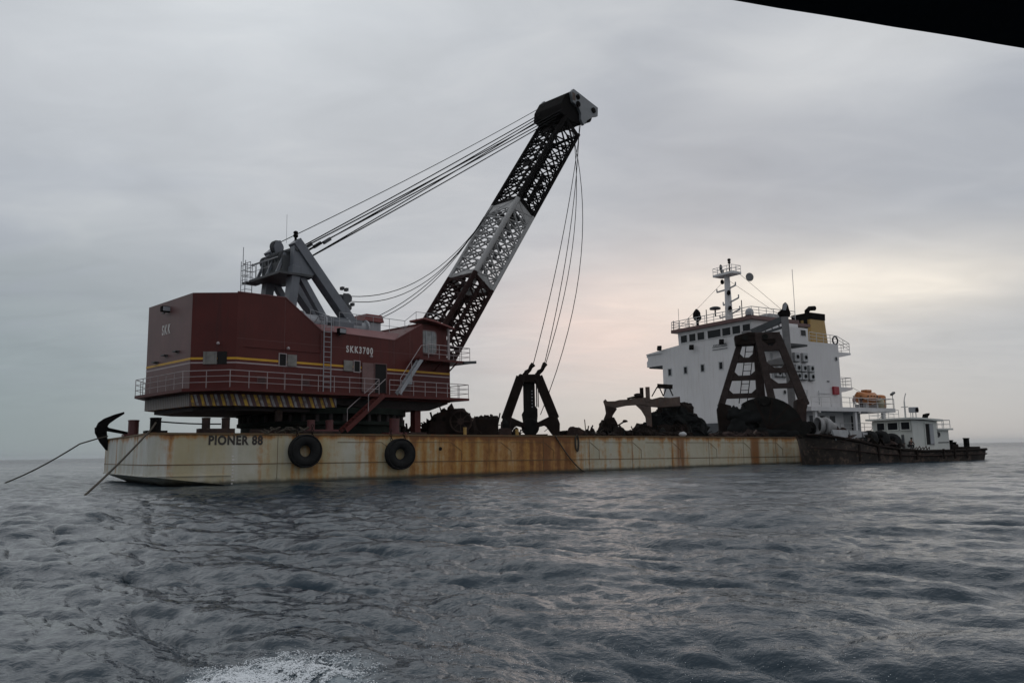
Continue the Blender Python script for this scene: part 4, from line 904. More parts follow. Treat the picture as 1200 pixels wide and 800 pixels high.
def make_big_grab():
    s0, t0 = 67.5, 9.0; z0 = deckz(s0) + .035
    o = thing('grab_bucket', 'huge rust brown grab with ladder-like arms and black bucket before the white ship', 'grab', onB(s0, t0, z0), facing(s0, t0) + 4); o.scale = (1.02, 1, .93)
    m = M['grab_brown']
    # two arm frames: legs with cross bars, seen splayed
    def frame(x0t, x1t, x0b, x1b, yt, yb, ztop, zbot, bars):
        l = Vector((x0t, yt, ztop)); r = Vector((x1t, yt, ztop)); lb = Vector((x0b, yb, zbot)); rb = Vector((x1b, yb, zbot))
        mb = MB(); mb.beam(l, lb, .7, .75, up=(0, 1, 0), w1=.8); mb.beam(r, rb, .8, .75, up=(0, 1, 0), w1=1.0); mb.beam(l - Vector((.3, 0, 0)), r + Vector((.3, 0, 0)), .8, .9)
        f = mb.build('arm_frame', m, o, bevel=.06)
        for q in bars:
            a_, b_ = l.lerp(lb, q), r.lerp(rb, q); mb = MB(); mb.beam(a_, b_, .6, .62)
            w_ = .9                       # haunches where the bar meets the legs
            for s_, c_, e_ in ((1, a_, l.lerp(lb, q - .06)), (-1, b_, r.lerp(rb, q - .06))):
                mb.add([c_ + Vector((s_ * .3, -.28, .25)), c_ + Vector((s_ * 1.1, -.28, .25)), e_ + Vector((s_ * .3, -.28, .5)), c_ + Vector((s_ * .3, .28, .25)), c_ + Vector((s_ * 1.1, .28, .25)), e_ + Vector((s_ * .3, .28, .5))], [(0, 1, 2), (3, 5, 4), (0, 3, 4, 1), (1, 4, 5, 2), (2, 5, 3, 0)])
            mb.build('cross_bar', m, f)
        return f
    frame(-1.75, .05, -4.4, .2, .2, 1.0, 12.6, 4.2, (.30, .57, .84))
    frame(.1, 2.3, 1.3, 4.7, -.6, -1.6, 12.9, 4.0, (.18, .50, .72))
    MB().prism([(-2.4, 11.9), (-2.5, 13.1), (-.9, 13.5), (2.2, 13.3), (2.6, 12.6), (2.3, 11.9)], 'y', -.9, .9).build('head_block', M['rusty_dark'], o, bevel=.08)
    for x in (-1.3, .9): MB().cyl((x, -1.05, 12.8), (x, 1.05, 12.8), .35, n=14).build('pin', M['bucket'], o)
    # inner ladder
    ladder(o, (-1.85, .9, 4.6), (-.7, .6, 12.0), (1, 0, 0), .9, .06, .8, M['rusty_dark'])
    # scoop halves: a swept shell with closed cheeks
    def shell(sx, x_off, rad, wd, y0, mt):
        prof = [(rad * math.cos(t_) * sx, rad * math.sin(t_)) for t_ in [R(q) for q in range(-8, 125, 11)]]
        inner = [(x * .92, z * .92) for x, z in reversed(prof)]
        mb = MB(); mb.prism([(x_off + x, 1.0 + z) for x, z in prof + inner], 'y', y0 - wd / 2, y0 + wd / 2)
        ch = [(x_off + x * .97, 1.0 + z * .97) for x, z in prof] + [(x_off - sx * .3, 1.0)]
        mb.prism(ch, 'y', y0 - wd / 2 - .12, y0 - wd / 2 + .02); mb.prism(ch, 'y', y0 + wd / 2 - .02, y0 + wd / 2 + .12)
        return mb.build('bucket_shell', mt, o, bevel=.03)
    shell(1, .2, 4.1, 4.2, -.6, M['bucket']); shell(-1, -.2, 3.5, 3.8, -.2, M['bucket'])
    for k, (x, y, z, a_, b_, c_) in enumerate(((-2.4, -2.3, 1.3, 1.5, .8, 1.4), (-1.2, -2.4, 2.7, 1.5, .7, 1.3), (-3.0, -2.0, 3.0, .8, .6, 1.0), (.4, -2.75, .5, 2.2, .5, .75), (2.8, -2.6, .4, 1.2, .5, .6))):
        MB().lump((x, y, z), (a_, b_, c_), k + 120, 20, 13, .4, 1.2).build('load_lump', M['rubber_heap'], o, True)
    MB().prism([(-4.75, .02), (-4.9, 3.9), (-4.5, 4.6), (-3.3, 4.2), (-3.1, 1.2), (-2.6, .3), (-2.5, .02)], 'y', -1.8, 1.6).build('side_shell', M['rusty_dark'], o, bevel=.05)
    MB().prism([(4.55, .02), (4.75, 3.4), (4.9, 3.9), (4.5, 4.9), (3.8, 4.7), (3.6, 2.0), (3.4, .02)], 'y', -2.3, 1.4).build('side_shell', M['rusty'], o, bevel=.05)
    MB().beam((-4.3, -2.2, 1.95), (4.2, -2.3, 2.0), .2, .35).build('lip_rib', M['rusty_dark'], o)
    MB().lathe([(.55, -.9), (.6, -.8), (.6, .8), (.55, .9)], 18, (.3, -2.2, 4.6), (0, 1, 0)).build('hinge_drum', M['bucket'], o)
    for x in (-2.0, .8, 3.0): MB().tube([(x, -2.62, .4), (x * .96, -2.75, 2.2), (x * .85, -2.4, 4.0)], .08, 6).build('edge_bar', M['rusty_dark'], o)
    for q in (20, 48, 76, 104): MB().beam((.5, -2.87, 1.2), (.2 + 3.95 * math.cos(R(q)), -2.87, 1.0 + 3.95 * math.sin(R(q))), .22, .14, up=(0, 1, 0)).build('shell_rib', M['rusty_dark'], o)
    junk(o, -4.0, -.5, [2.2, 3.2, 4.2, 3.0], 91, .5, 14, ('rusty_dark', 'bucket'))
    for sx, zz in ((-1, .3), (1, .3)):
        for k in range(4): MB().prism([(sx * (.5 + k * .75), .0), (sx * (.95 + k * .75), .0), (sx * (.72 + k * .75), .55)], 'y', -2.95, -2.8).build('tooth', M['rusty'], o)
    return o
make_big_grab()


def machine():
    s0, t0 = 25.6, 7.0; z0 = deckz(s0) + .035; o = thing('winch_casing', 'bulky rust brown winch casing with a round drum on the barge deck', 'winch', onB(s0, t0, z0), facing(s0, t0))
    # 13.5 px per metre, centre px 540
    MB().prism([(-2.7, 0), (-2.35, .9), (-2.0, 1.9), (-.9, 2.3), (.0, 2.42), (.65, 2.2), (1.05, 1.6), (1.0, 0)], 'y', -1.0, 1.0).build('housing', M['rusty'], o, bevel=.08)
    d = MB(); d.lathe([(.85, -.5), (.95, -.45), (.95, -.32), (.6, -.3), (.6, .3), (.95, .32), (.95, .5)], 22, (.35, -1.3, 1.25), (0, 1, 0)); d.build('drum', M['rusty_dark'], o)
    MB().cyl((.35, -1.95, 1.25), (.35, -1.0, 1.25), .3, n=12).build('axle', M['rusty'], o)
    MB().torus((.35, -1.82, 1.25), (0, 1, 0), .9, .09, 22, 6).build('flange_ring', M['rusty'], o)
    for k in range(8): MB().beam((.35 + .3 * math.cos(k * .785), -1.84, 1.25 + .3 * math.sin(k * .785)), (.35 + .88 * math.cos(k * .785), -1.84, 1.25 + .88 * math.sin(k * .785)), .07, .09, up=(0, 1, 0)).build('spoke', M['rusty'], o)
    for x, z in ((-2.2, 1.4), (-1.6, 2.1), (-.6, 2.38), (.5, 2.3)): MB().beam((x, -1.04, .25), (x, -1.04, z), .09, .1, up=(1, 0, 0)).build('casing_rib', M['rusty'], o)
    junk(o, -3.3, 1.6, [.9, 1.9, 2.5, 2.6, 2.5, 1.5], 401, .7, 16, ('rusty', 'rusty_dark'))
    for x0, x1, h in ((-3.4, -2.6, .75), (-3.0, -2.5, 1.2)): MB().bx(x0, x1, -.5, .4, 0, h).build('bracket', M['rusty_dark'], o, bevel=.04)
    MB().bx(-2.4, 1.2, -1.25, 1.1, .0, .25).build('bed_frame', M['rusty_dark'], o)
    for k in range(3): MB().cyl((-1.9 + k * .8, -1.05, 1.5), (-1.9 + k * .8, -1.02, 1.5), .18, n=10).build('cover_plate', M['rusty_dark'], o)
    MB().beam((.7, -1.2, .2), (1.1, -1.2, 1.0), .16, .12).build('strut', M['rusty_tan'], o); MB().beam((1.1, -1.2, 1.0), (1.6, -1.2, 1.7), .12, .1).build('strut', M['rusty_tan'], o)
    o2 = thing('scrap_engine', 'dark boxy engine block with ragged top between winch casing and upright grab', 'engine', onB(29.0, 7.4, deckz(29) + .035), facing(29, 7.4))
    MB().bx(-1.3, .95, -.8, .8, 0, 1.65).build('block', M['rusty_dark'], o2, bevel=.05)
    for k in range(5): MB().lump((-1.0 + k * .42, -.1, 1.65), (.3, .3, .2 + .1 * (k * 7 % 3)), k + 300, 6, 4, .6, 2).build('cylinder_head', M['rusty_dark'], o2)
    MB().bx(.97, 2.1, -.6, .6, 0, .75).build('sump', M['rusty'], o2, bevel=.05); MB().lathe([(.5, 0), (.5, .2)], 16, (-1.3, -.2, .9), (-1, 0, 0)).build('flywheel', M['rusty_dark'], o2)
    MB().cyl((.3, .2, 1.6), (.3, .2, 2.05), .09, n=8).build('exhaust_stub', M['rusty_dark'], o2)
    # small gear seen below the crane front
    o3 = thing('deck_winch', 'small dark ragged winch on deck just right of the crane pedestal', 'winch', onB(20.8, 8.5, deckz(20.8) + .035), facing(20.8, 8.5))
    MB().bx(-.9, .9, -.4, .4, 0, .45).build('bed', M['rusty_dark'], o3); MB().lathe([(.6, -.5), (.6, -.4), (.35, -.39), (.35, .39), (.6, .4), (.6, .5)], 16, (0, 0, .85), (1, 0, 0)).build('drum', M['rusty_dark'], o3)
    for x, z in ((-1.2, 1.9), (-.5, 2.6), (-.9, 3.1)): MB().lump((x, .2, z), (.4, .3, .28), x * 3 + 9, 9, 6, .5).build('lump', M['rusty_dark'], o3)
    MB().cyl((-.8, .2, .2), (-.8, .2, 3.2), .09, n=6).build('mast', M['rusty_dark'], o3)
machine()


def scrap():
    for s0, t0, x0, x1, prof, seed, lab in (
        (22.0, 9.5, -2.0, 3.6, [.5, 1.3, .6, .9, 1.2], 201, 'low dark scrap between the crane pedestal and the winch casing'),
        (29.3, 8.6, -2.2, 3.2, [1.6, 2.0, 1.7, 1.9, 1.2, .7], 211, 'jagged scrap heaped behind the boxy engine left of the upright grab'),
        (41.6, 7.6, -3.4, 3.4, [.6, 1.1, .7, .9, 1.4, 1.0, .7], 221, 'spiky scrap strewn between the upright grab and the tan dredge arm'),
        (47.6, 6.5, -3.2, 4.2, [.6, .9, .7, 1.2, .9, 1.6, 1.2], 231, 'jagged scrap lying in front of the black rubber mound'),
        (60.0, 7.5, -3.6, 3.6, [1.2, .8, .6, .7, .5, .9, 1.1], 241, 'low broken scrap left of the huge grab at its foot')):
        o = thing('scrap_heap', lab, 'scrap heap', onB(s0, t0, deckz(s0) + .03), facing(s0, t0), 'scrap heaps on the barge deck'); junk(o, x0, x1, prof, seed, n_=30)
    # pile right of the grab
    s0, t0 = 40.0, 7.0; o = thing('scrap_pile', 'low rusty scrap pile of plates and bars right of the upright grab', 'scrap pile', onB(s0, t0, deckz(s0) + .03), facing(s0, t0))
    MB().prism([(-1.9, 0), (-1.95, .5), (-1.6, 1.05), (-.7, .95), (-.1, .4), (.1, 0)], 'y', -.7, .7).build('bent_plate', M['rusty'], o, bevel=.04)
    rr = random.Random(4)
    for k in range(10):
        x = rr.uniform(-1.2, 2.6); MB().beam((x, rr.uniform(-.8, .6), .1), (x + rr.uniform(-1.2, 1.2), rr.uniform(-.6, .6), rr.uniform(.3, 1.3)), .09, .11).build('bar', M['rusty_dark'], o)
    for k in range(6): MB().lump((rr.uniform(-.6, 2.4), rr.uniform(-.5, .5), .18), (rr.uniform(.4, .7), .5, rr.uniform(.25, .45)), k + 20, 10, 7, .5, 1.5).build('lump', M['rusty_dark'], o)
    MB().cyl((-.15, 0, .3), (-.25, 0, 1.75), .05, n=6).build('rod', M['rusty_dark'], o)
    MB().tube([(1.4, 0, .9), (1.75, 0, .95), (2.0, 0, .6), (2.0, 0, .2)], .07, 6).build('bent_pipe', M['rusty_dark'], o)
    # small clawed bucket
    s0, t0 = 43.4, 7.0; o = thing('dredge_claw', 'small dark claw bucket hooked over in front of the tan dredge arm', 'claw', onB(s0, t0, deckz(s0) + .03), facing(s0, t0))
    MB().prism([(-1.2, 1.0), (-1.1, 1.7), (-.6, 2.0), (.0, 2.0), (.3, 1.4), (.45, .5), (.5, 0), (-.6, 0), (-.5, .7), (-.65, 1.15), (-1.0, .75)], 'y', -.5, .5).build('claw_body', M['rusty_dark'], o, bevel=.05)
    for y in (-.4, 0, .4): MB().prism([(-1.2, 1.05), (-.95, .75), (-1.25, .45)], 'y', y - .08, y + .08).build('tooth', M['rusty_dark'], o)
    # dredge arm: (11.1 px/m, centre px 747)
    s0, t0 = 49.0, 10.0; o = thing('dredge_gantry', 'tan rusty bent dredge arm bridging over the scrap with two square posts', 'dredge arm', onB(s0, t0, deckz(s0) + .03), facing(s0, t0)); m = M['rusty_tan']
    MB().prism([(-3.3, 3.5), (-3.45, 4.0), (-3.2, 4.25), (-3.0, 4.0), (-2.2, 4.0), (-1.7, 4.12), (-.6, 4.15), (.2, 4.35), (1.0, 4.3), (1.7, 4.1), (2.6, 4.3), (3.6, 4.2), (4.6, 4.3), (4.6, 3.3), (2.6, 3.2), (1.6, 3.3), (.4, 3.55), (-1.0, 3.5), (-2.1, 3.3), (-2.6, 3.0), (-3.0, 3.1)], 'y', -.35, .35).build('arm', m, o, bevel=.04)
    MB().prism([(-3.3, 3.6), (-2.5, 3.4), (-2.0, 3.2), (-2.5, 2.5), (-2.7, 1.6), (-2.5, 0.2), (-4.1, 0.05), (-4.1, 1.1), (-3.5, 2.0), (-3.2, 2.7)], 'y', -.4, .4).build('dipper', M['rusty'], o, bevel=.05)
    MB().lump((-3.35, -.1, .9), (.85, .6, 1.0), 3, 12, 8, .35).build('joint_lump', M['rusty_dark'], o)
    MB().prism([(-.1, 3.6), (1.55, 3.7), (1.6, 1.2), (1.1, 1.3), (.9, 2.3), (.5, 3.0)], 'y', -.3, .3).build('gusset', m, o)
    MB().bx(.45, .85, -.3, .25, 4.2, 5.35).build('post', M['rusty_dark'], o, bevel=.02); MB().bx(1.05, 1.5, -.42, .15, 3.8, 5.4).build('post', m, o, bevel=.02)
    MB().beam((-.9, -.36, 4.2), (.45, -.36, 4.5), .12, .2).build('ram', M['rusty_dark'], o)
    MB().lump((.35, -.2, 4.45), (.5, .3, .3), 8, 10, 6, .4).build('joint_lump', M['rusty_dark'], o)
    MB().beam((-2.9, -.1, .9), (-1.3, -.4, 1.8), .12, .14).build('prong', M['rusty_dark'], o); MB().lump((-1.2, -.4, 1.85), (.3, .15, .15), 4, 9, 6, .3).build('prong_tip', M['rusty_dark'], o)
    MB().beam((2.3, 0, 5.5), (3.9, 0, 5.35), .4, .45).build('cross_head', M['rusty_dark'], o)
    for x0, x1 in ((2.3, 1.7), (2.5, 2.9), (3.3, 2.9), (3.5, 3.9)): MB().beam((x0, 0, 5.4), (x1, 0, 4.4), .1, .12).build('stay', M['rusty_dark'], o)
    # low rubbish along the deck
    s0, t0 = 47.0, 5.0; o = thing('scrap_pile', 'low dark rubble of scrap lying under the tan dredge arm', 'scrap pile', onB(s0, t0, deckz(s0) + .03), facing(s0, t0))
    for k in range(12): MB().lump((-1.5 + k * .42, rr.uniform(-.6, .4), .2), (rr.uniform(.3, .6), .4, rr.uniform(.2, .55)), k + 40, 10, 7, .5, 1.5).build('lump', M['rusty_dark'], o)
    for k in range(7):
        x = rr.uniform(-1.5, 3.2); MB().beam((x, 0, .2), (x + rr.uniform(-.5, .5), rr.uniform(-.4, .4), rr.uniform(.6, 1.3)), .07, .08).build('bar', M['rusty_dark'], o)
    # black rubber heap: 10.9 px/m, centre px 787
    s0, t0 = 53.0, 9.0; o = thing('rubber_heap', 'large mound of black rubber hoses and bladders before the white ship wall', 'heap', onB(s0, t0, deckz(s0) + .03), facing(s0, t0))
    L = [(-2.7, -.4, .7, 1.5, 1.0, 1.0), (-1.3, -.2, 1.4, 1.6, 1.2, 1.4), (-.2, .1, 2.5, 1.35, 1.1, 1.3), (.2, .3, 3.3, 1.0, .9, .75), (1.55, .2, 2.9, 1.0, .9, .85), (1.2, -.3, 1.6, 1.7, 1.2, 1.5), (2.4, -.4, .9, 1.3, 1.0, 1.2), (2.9, .3, .55, .6, .7, .8), (-.2, -1.0, .7, 1.9, .9, .9), (-3.6, .1, .5, .8, .8, .7)]
    for k, (x, y, z, a_, b_, c_) in enumerate(L): MB().lump((x, y, z), (a_, b_, c_), k + 60, 18, 11, .45, 1.5).build('lump', M['rubber_heap'] if k % 4 else M['rusty_dark'], o)
    junk(o, -3.8, 3.6, [.6, 1.5, 2.8, 3.7, 3.9, 3.2, 2.4, .8], 77, .9, 34, ('rusty_dark', 'rubber_heap', 'bucket'))
    for k in range(7):
        q = rr.uniform(0, 6.28); x = rr.uniform(-2, 2); MB().tube([(x + i * .38 - 1.2, -1.35 - .1 * math.sin(i), 1.0 + .9 * math.sin(i * .55 + q) + .12 * i) for i in range(8)], .11, 7).build('hose', M['rubber_heap'], o, True)
    MB().beam((2.7, -.2, 1.7), (3.35, -.2, 2.0), .08, .1).build('bar', M['rusty_dark'], o); MB().beam((3.2, -.2, .8), (3.25, -.2, 2.0), .06, .08).build('bar', M['rusty_dark'], o)
    # bits between heap and big grab
    s0, t0 = 59.0, 6.0; o = thing('scrap_pile', 'low reddish scrap between the black rubber mound and the huge grab', 'scrap pile', onB(s0, t0, deckz(s0) + .03), facing(s0, t0))
    for k in range(9): MB().lump((-2.6 + k * .75, rr.uniform(-.5, .5), .15), (rr.uniform(.5, .9), .5, rr.uniform(.2, .5)), k + 80, 10, 7, .5, 1.6).build('lump', M['rusty'] if k % 2 else M['rusty_dark'], o)
    MB().cyl((2.0, -.5, .1), (2.6, -.4, .8), .1, n=8).build('pipe', M['rusty_tan'], o)
    # pale bags at the edge
    s0 = 46.6; o = thing('sandbag', 'pale small bundle at the deck edge in front of the rubber mound', 'bundle', onB(s0, .9, deckz(s0) + .03), BA); MB().lump((0, 0, .2), (.4, .3, .24), 2, 12, 8, .25).build('bag', M['white_dirty'], o, True)
    MB().torus((.18, 0, .36), (0, 0, 1), .08, .03, 10, 5).build('tie', M['hemp'], o)
scrap()


# ------------------------------------------------------------------ the ship beyond
def make_ship():
    o = thing('cargo_ship', 'white ship with tall accommodation block, mast and ochre funnel behind the barge', 'ship', (SO[0], SO[1], 0), BA); W_ = M['white']
    F0 = 2.5; BW = 20.2
    # hull, mostly hidden behind the barge
    hb = MB(); hull = [(-52, 10.1), (-46, 3.0), (-36, .0), (2.0, .0), (2.2, .0), (26, .0), (30.5, 2.5), (31, 10.1), (30.5, 17.7), (26, BW), (2.2, BW), (2.0, BW), (-36, BW), (-46, 17.2)]
    vs = [(x, y, 3.9 if x > 2.1 else 2.3) for x, y in hull] + [(x + (5 if x < -50 else (-2 if x > 28 else 0)), y, -2) for x, y in hull]; k = len(hull)
    hb.add(vs, [tuple(range(k)), tuple(range(2 * k - 1, k - 1, -1))] + [(i, (i + 1) % k, k + (i + 1) % k, k + i) for i in range(k)]); hb.build('hull', M['white_dirty'], o)
    bw = MB(); bw.beam((F0 - .25, .2, 4.6), (F0 - .25, BW - .2, 4.6), .3, 1.6); bw.build('base_band', M['dgrey'], o)
    # main block: front wall and near side
    b = MB(); b.bx(F0, 20.0, 0, BW, 3.92, 17.2); b.build('superstructure', W_, o)
    # bridge wings
    b = MB(); b.prism([(BW - .3, 15.2), (BW - .3, 17.3), (24.1, 17.3), (24.1, 16.9), (23.85, 16.7), (23.85, 16.3), (24.1, 16.1), (24.1, 15.2)], 'x', F0 + .2, F0 + 5); b.prism([(16.3, 17.203), (16.3, 18.0), (19.5, 17.75), (24.0, 17.35), (24.0, 17.203)], 'x', F0 - .003, F0 + .25); b.build('bridge_wing', W_, o)
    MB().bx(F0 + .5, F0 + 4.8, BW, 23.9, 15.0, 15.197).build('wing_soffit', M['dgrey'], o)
    b = MB(); b.bx(F0 + .3, F0 + 5.0, -4.0, -.003, 15.9, 18.2); nw = b.build('bridge_wing', W_, o)
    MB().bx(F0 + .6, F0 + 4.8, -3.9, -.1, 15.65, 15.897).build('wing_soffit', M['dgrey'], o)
    # wheelhouse with brown roof edge
    b = MB(); b.prism([(F0, 17.203), (F0 - .15, 19.95), (F0 + 9, 19.95), (F0 + 9, 17.203)], 'y', 1.6, 16.3); b.build('wheelhouse', W_, o)
    MB().bx(F0 - .75, F0 + 9.6, .8, 17.2, 19.95, 20.45).build('wheelhouse_roof', M['brown_trim'], o)
    MB().bx(F0 + 5.2, F0 + 9.2, -1.4, .78, 19.1, 19.5).build('wing_roof', M['brown_trim'], o); MB().bx(F0 + 1, F0 + 5.0, -2.4, 1.597, 17.9, 19.05).build('wing_house', W_, o)
    for t, wd in ((15.0, 1.35), (13.2, 1.35), (11.4, 1.45), (8.7, 2.6), (6.3, 1.6), (4.4, 1.5), (2.5, 1.4)):
        window(o, (F0 - .105, t, 18.9), wd, 1.3, 'x', -1, M['white'], M['glass'], .09, .07)
    for t in (18.6, 15.1, 11.5, 7.8): window(o, (F0, t, 13.9), .62, 1.0, 'x', -1, M['white_dirty'], M['glass'], .14, .06)
    window(o, (F0, 8.6, 7.6), .7, 1.1, 'x', -1, W_, M['white_dirty'], .1, .05)
    window(o, (F0 + 3.9, -4.0, 17.5), 1.1, .8, 'y', -1, W_, M['glass'], .05, .05)
    for t, l in ((6.4, 2.9),): 
        for z in (16.75, 16.35): MB().bx(F0 - .08, F0, t, t + l, z, z + .08).build('name_board', M['dgrey'], o)
        for k in range(9): MB().bx(F0 - .06, F0, t + .15 + k * .3, t + .3 + k * .3, 16.95, 17.15).build('name_letter', M['dgrey'], o)
    # floodlights on the front
    for t, z in ((20.2, 17.95), (13.1, 17.25), (7.0, 17.35)):
        f = MB(); f.beam((F0 - .5, t, z + .3), (F0 - .95, t - .35, z - .35), .7, .4); fo = f.build('floodlight', M['black'], o, bevel=.05); MB().cyl((F0 - .1, t, z - .3), (F0 - .6, t, z), .06, n=6).build('bracket', M['dgrey'], fo)
    # roof rail, mast, domes and antennas
    railing(o, [(F0 + 9, 1.0, 20.45), (F0 - .65, 1.0, 20.45), (F0 - .65, 17.1, 20.45), (F0 + 9, 17.1, 20.45)], 1.3, 1.75, M['rail_white'], 3, .05)
    mx, my = 6.2, 9.0
    ma = MB(); ma.cyl((mx, my, 20.45), (mx, my, 28.2), .62, .42, 14); ma = ma.build('mast', W_, o)
    pf = MB(); pf.prism([(mx - 1.1, my - 2.0), (mx + 1.0, my - 2.0), (mx + 1.0, my + 1.9), (mx - 1.1, my + 1.9)], 'z', 28.2, 28.55); railing_joined(pf, [(mx - 1.05, my - 1.95, 28.55), (mx - 1.05, my + 1.85, 28.55), (mx + .95, my + 1.85, 28.55), (mx + .95, my - 1.95, 28.55), (mx - 1.05, my - 1.95, 28.55)], 1.0, .95, .04, 2); pf.build('mast_platform', W_, ma)
    q = MB(); q.cyl((mx, my - .6, 28.5), (mx, my - .6, 30.4), .1, n=8); q.lathe([(.22, 0), (.22, .25), (.12, .3), (.25, .4), (.25, .65), (.1, .75)], 10, (mx, my - .6, 30.1)); q.build('top_light', M['black'], ma)
    q = MB(); q.lump((mx - .3, my + .85, 29.6), (.25, .25, .55), 1, 10, 7, .2); q.lump((mx - .3, my + .65, 29.0), (.3, .3, .3), 1, 10, 7, .2); q.build('searchlight', M['dgrey'], ma)
    for z, ta, tb, rise in ((26.1, -1.4, 1.9, .35), (23.9, -1.8, .9, .5), (22.0, -1.9, 1.6, .6)):
        q = MB(); q.beam((mx, my, z), (mx, my + tb * 1.15, z - rise * .3), .18, .22); q.beam((mx, my, z), (mx, my + ta * 1.15, z + rise), .16, .2)
        for t_, zz in ((tb * 1.15, z - rise * .3), (ta * 1.15, z + rise)): q.cyl((mx, my + t_, zz), (mx, my + t_, zz + .5), .1, n=8)
        q.build('crosstree', M['white_dirty'], ma)
    q = MB(); q.lathe([(.1, 0), (.85, .05), (.85, .3), (.5, .45)], 16, (mx - .5, my + 2.3, 23.2)); q.cyl((mx - .5, my + 2.3, 22.1), (mx - .5, my + 2.3, 23.2), .12, n=8); q.build('radar', M['dgrey'], ma)
    for z, dt in ((27.3, .55), (25.4, -.6), (22.9, -.7)): MB().lump((mx - .5, my + dt, z), (.3, .3, .42), z, 10, 7, .2).build('mast_lamp', M['black'], ma)
    for (p0, p1) in (((mx, my + .5, 27.6), (F0, 16.6, 20.5)), ((mx, my - 1.9, 28.6), (11.0, 1.0, 20.5)), ((mx, my - .5, 27.3), (10.0, 1.5, 20.5))): MB().cyl(p0, p1, .025, n=5).build('stay_wire', M['rope'], o)
    q = MB(); q.lathe([(.0, -.05), (.62, -.03), (.66, 0), (.62, .03), (0, .05)], 20, (mx + 1.2, my - 3.4, 27.5), (.4, 1, .05)); q.build('radar_reflector', M['post_grey'], o)
    q = MB(); q.cyl((F0 + .2, 12.3, 20.45), (F0 + .2, 12.3, 21.7), .22, n=8); q.lump((F0 + .1, 12.3, 22.2), (.55, .6, .95), 5, 12, 8, .2); q.lump((F0 + .1, 11.9, 21.8), (.4, .45, .6), 6, 12, 8, .2); q.build('searchlight', M['black'], o, True)
    for t, z1 in ((9.9, 22.7), (13.6, 22.0), (17.0, 22.0), (3.0, 23.0), (15.8, 23.8)): MB().cyl((F0 - .3, t, 20.45), (F0 - .3, t, z1), .07 if z1 < 23.5 else .03, n=6).build('whip_antenna', M['dgrey'], o)
    q = MB(); q.lathe([(.9, 0), (.75, .5), (.3, .6)], 12, (F0 + 2.0, 3.6, 20.45)); q = q.build('dome_base', M['black'], o); MB().lathe([(.6, .6), (.62, 1.1), (.45, 1.5), (.1, 1.7)], 14, (F0 + 2.0, 3.6, 20.45)).build('dome', M['lgrey'], q)
    MB().bx(F0 + 4.5, F0 + 6.6, 2.0, 4.0, 20.45, 21.3).build('roof_locker', M['white_dirty'], o)
    MB().cyl((12.2, 1.5, 17.3), (12.2, 1.5, 28.4), .045, n=6).build('whip_antenna', M['rail_white'], o)
    # funnel
    fx, fy = 17.7, 3.0
    fu = MB(); fu.prism([(-2.2, -1.6), (2.0, -1.6), (2.2, 0), (2.0, 1.6), (-2.2, 1.6)], 'z', 17.0, 17.1); fu.v = []; fu.f = []
    def ring(q_, z): return [(fx + (x - .2) * q_, fy + y * q_, z) for x, y in ((-2.0, -1.7), (1.6, -1.7), (2.1, -1.2), (2.1, 1.2), (1.6, 1.7), (-2.0, 1.7))]
    vs = ring(1.08, 17.2) + ring(.96, 21.0); fu.add(vs, [tuple(range(5, -1, -1)), tuple(range(6, 12))] + [(i, (i + 1) % 6, 6 + (i + 1) % 6, 6 + i) for i in range(6)]); fo = fu.build('funnel', M['ochre'], o)
    fb = MB(); vs = ring(1.0, 21.003) + ring(1.02, 22.0); fb.add(vs, [tuple(range(5, -1, -1)), tuple(range(6, 12))] + [(i, (i + 1) % 6, 6 + (i + 1) % 6, 6 + i) for i in range(6)]); fb.build('funnel_cap', M['black'], fo)
    ex = MB(); ex.tube([(fx - .6, fy, 21.9), (fx - .6, fy, 22.6), (fx - .2, fy - .2, 23.0), (fx + .8, fy - .4, 23.1)], .38, 10); ex.cyl((fx + .9, fy, 21.9), (fx + .9, fy, 22.4), .25, n=8); ex.build('exhaust_pipe', M['black'], fo, True)
    for k in range(2): MB().bx(fx - 2.42, fx - 2.3, fy - 1.2 + k * 1.2, fy - .6 + k * 1.2, 19.6, 21.0).build('funnel_louvre', M['black'], fo)
    # air-conditioning units on the near side
    def ac(s, z, wd=1.0, h=.85):
        u = MB().bx(s - wd / 2, s + wd / 2, -.45, -.02, z - h / 2, z + h / 2).build('air_conditioner', M['white_dirty'], o, bevel=.03)
        MB().torus((s + .12, -.46, z), (0, 1, 0), .28, .045, 16, 5).build('fan_ring', M['dgrey'], u); MB().lathe([(.26, -.005), (.26, .005)], 14, (s + .12, -.456, z), (0, 1, 0)).build('fan', M['black'], u)
        MB().bx(s - wd / 2, s + wd / 2, -.4, -.02, z - h / 2 - .1, z - h / 2 - .02).build('bracket', M['dgrey'], u)
    for s in (9.6, 11.0, 12.7): ac(s, 11.9, 1.15, 1.0)
    for s in (9.6, 11.0, 12.7): ac(s, 13.1, 1.15, 1.0)
    for s in (9.5, 11.4): ac(s, 14.7, 1.1, 1.3)
    for s in (5.3, 6.6): ac(s, 12.2, 1.1, 1.0)
    ac(5.6, 13.4, 1.1, 1.0)
    MB().bx(4.2, 4.5, -.12, -.001, 10.6, 15.0).build('drain_pipe', M['white_dirty'], o)
    for s in (11.1, 12.0): MB().tube([(s - .35, -.05, 8.0), (s - .35, -.25, 9.9), (s + .35, -.25, 9.9), (s + .35, -.05, 8.0)], .05, 5).build('grab_pipe', M['rail_grey'], o) if s < 12 else None
    for s0, s1, z in ((14.2, 14.2, 9.9), (14.2, 17.0, 9.5)): MB().tube([(s0, -.2, 7.8), (s0, -.2, z), (s1, -.2, z)], .05, 5).build('wall_pipe', M['rail_grey'], o)
    MB().bx(16.6, 17.1, -.12, 0, 11.3, 11.45).build('wall_light', M['dgrey'], o)
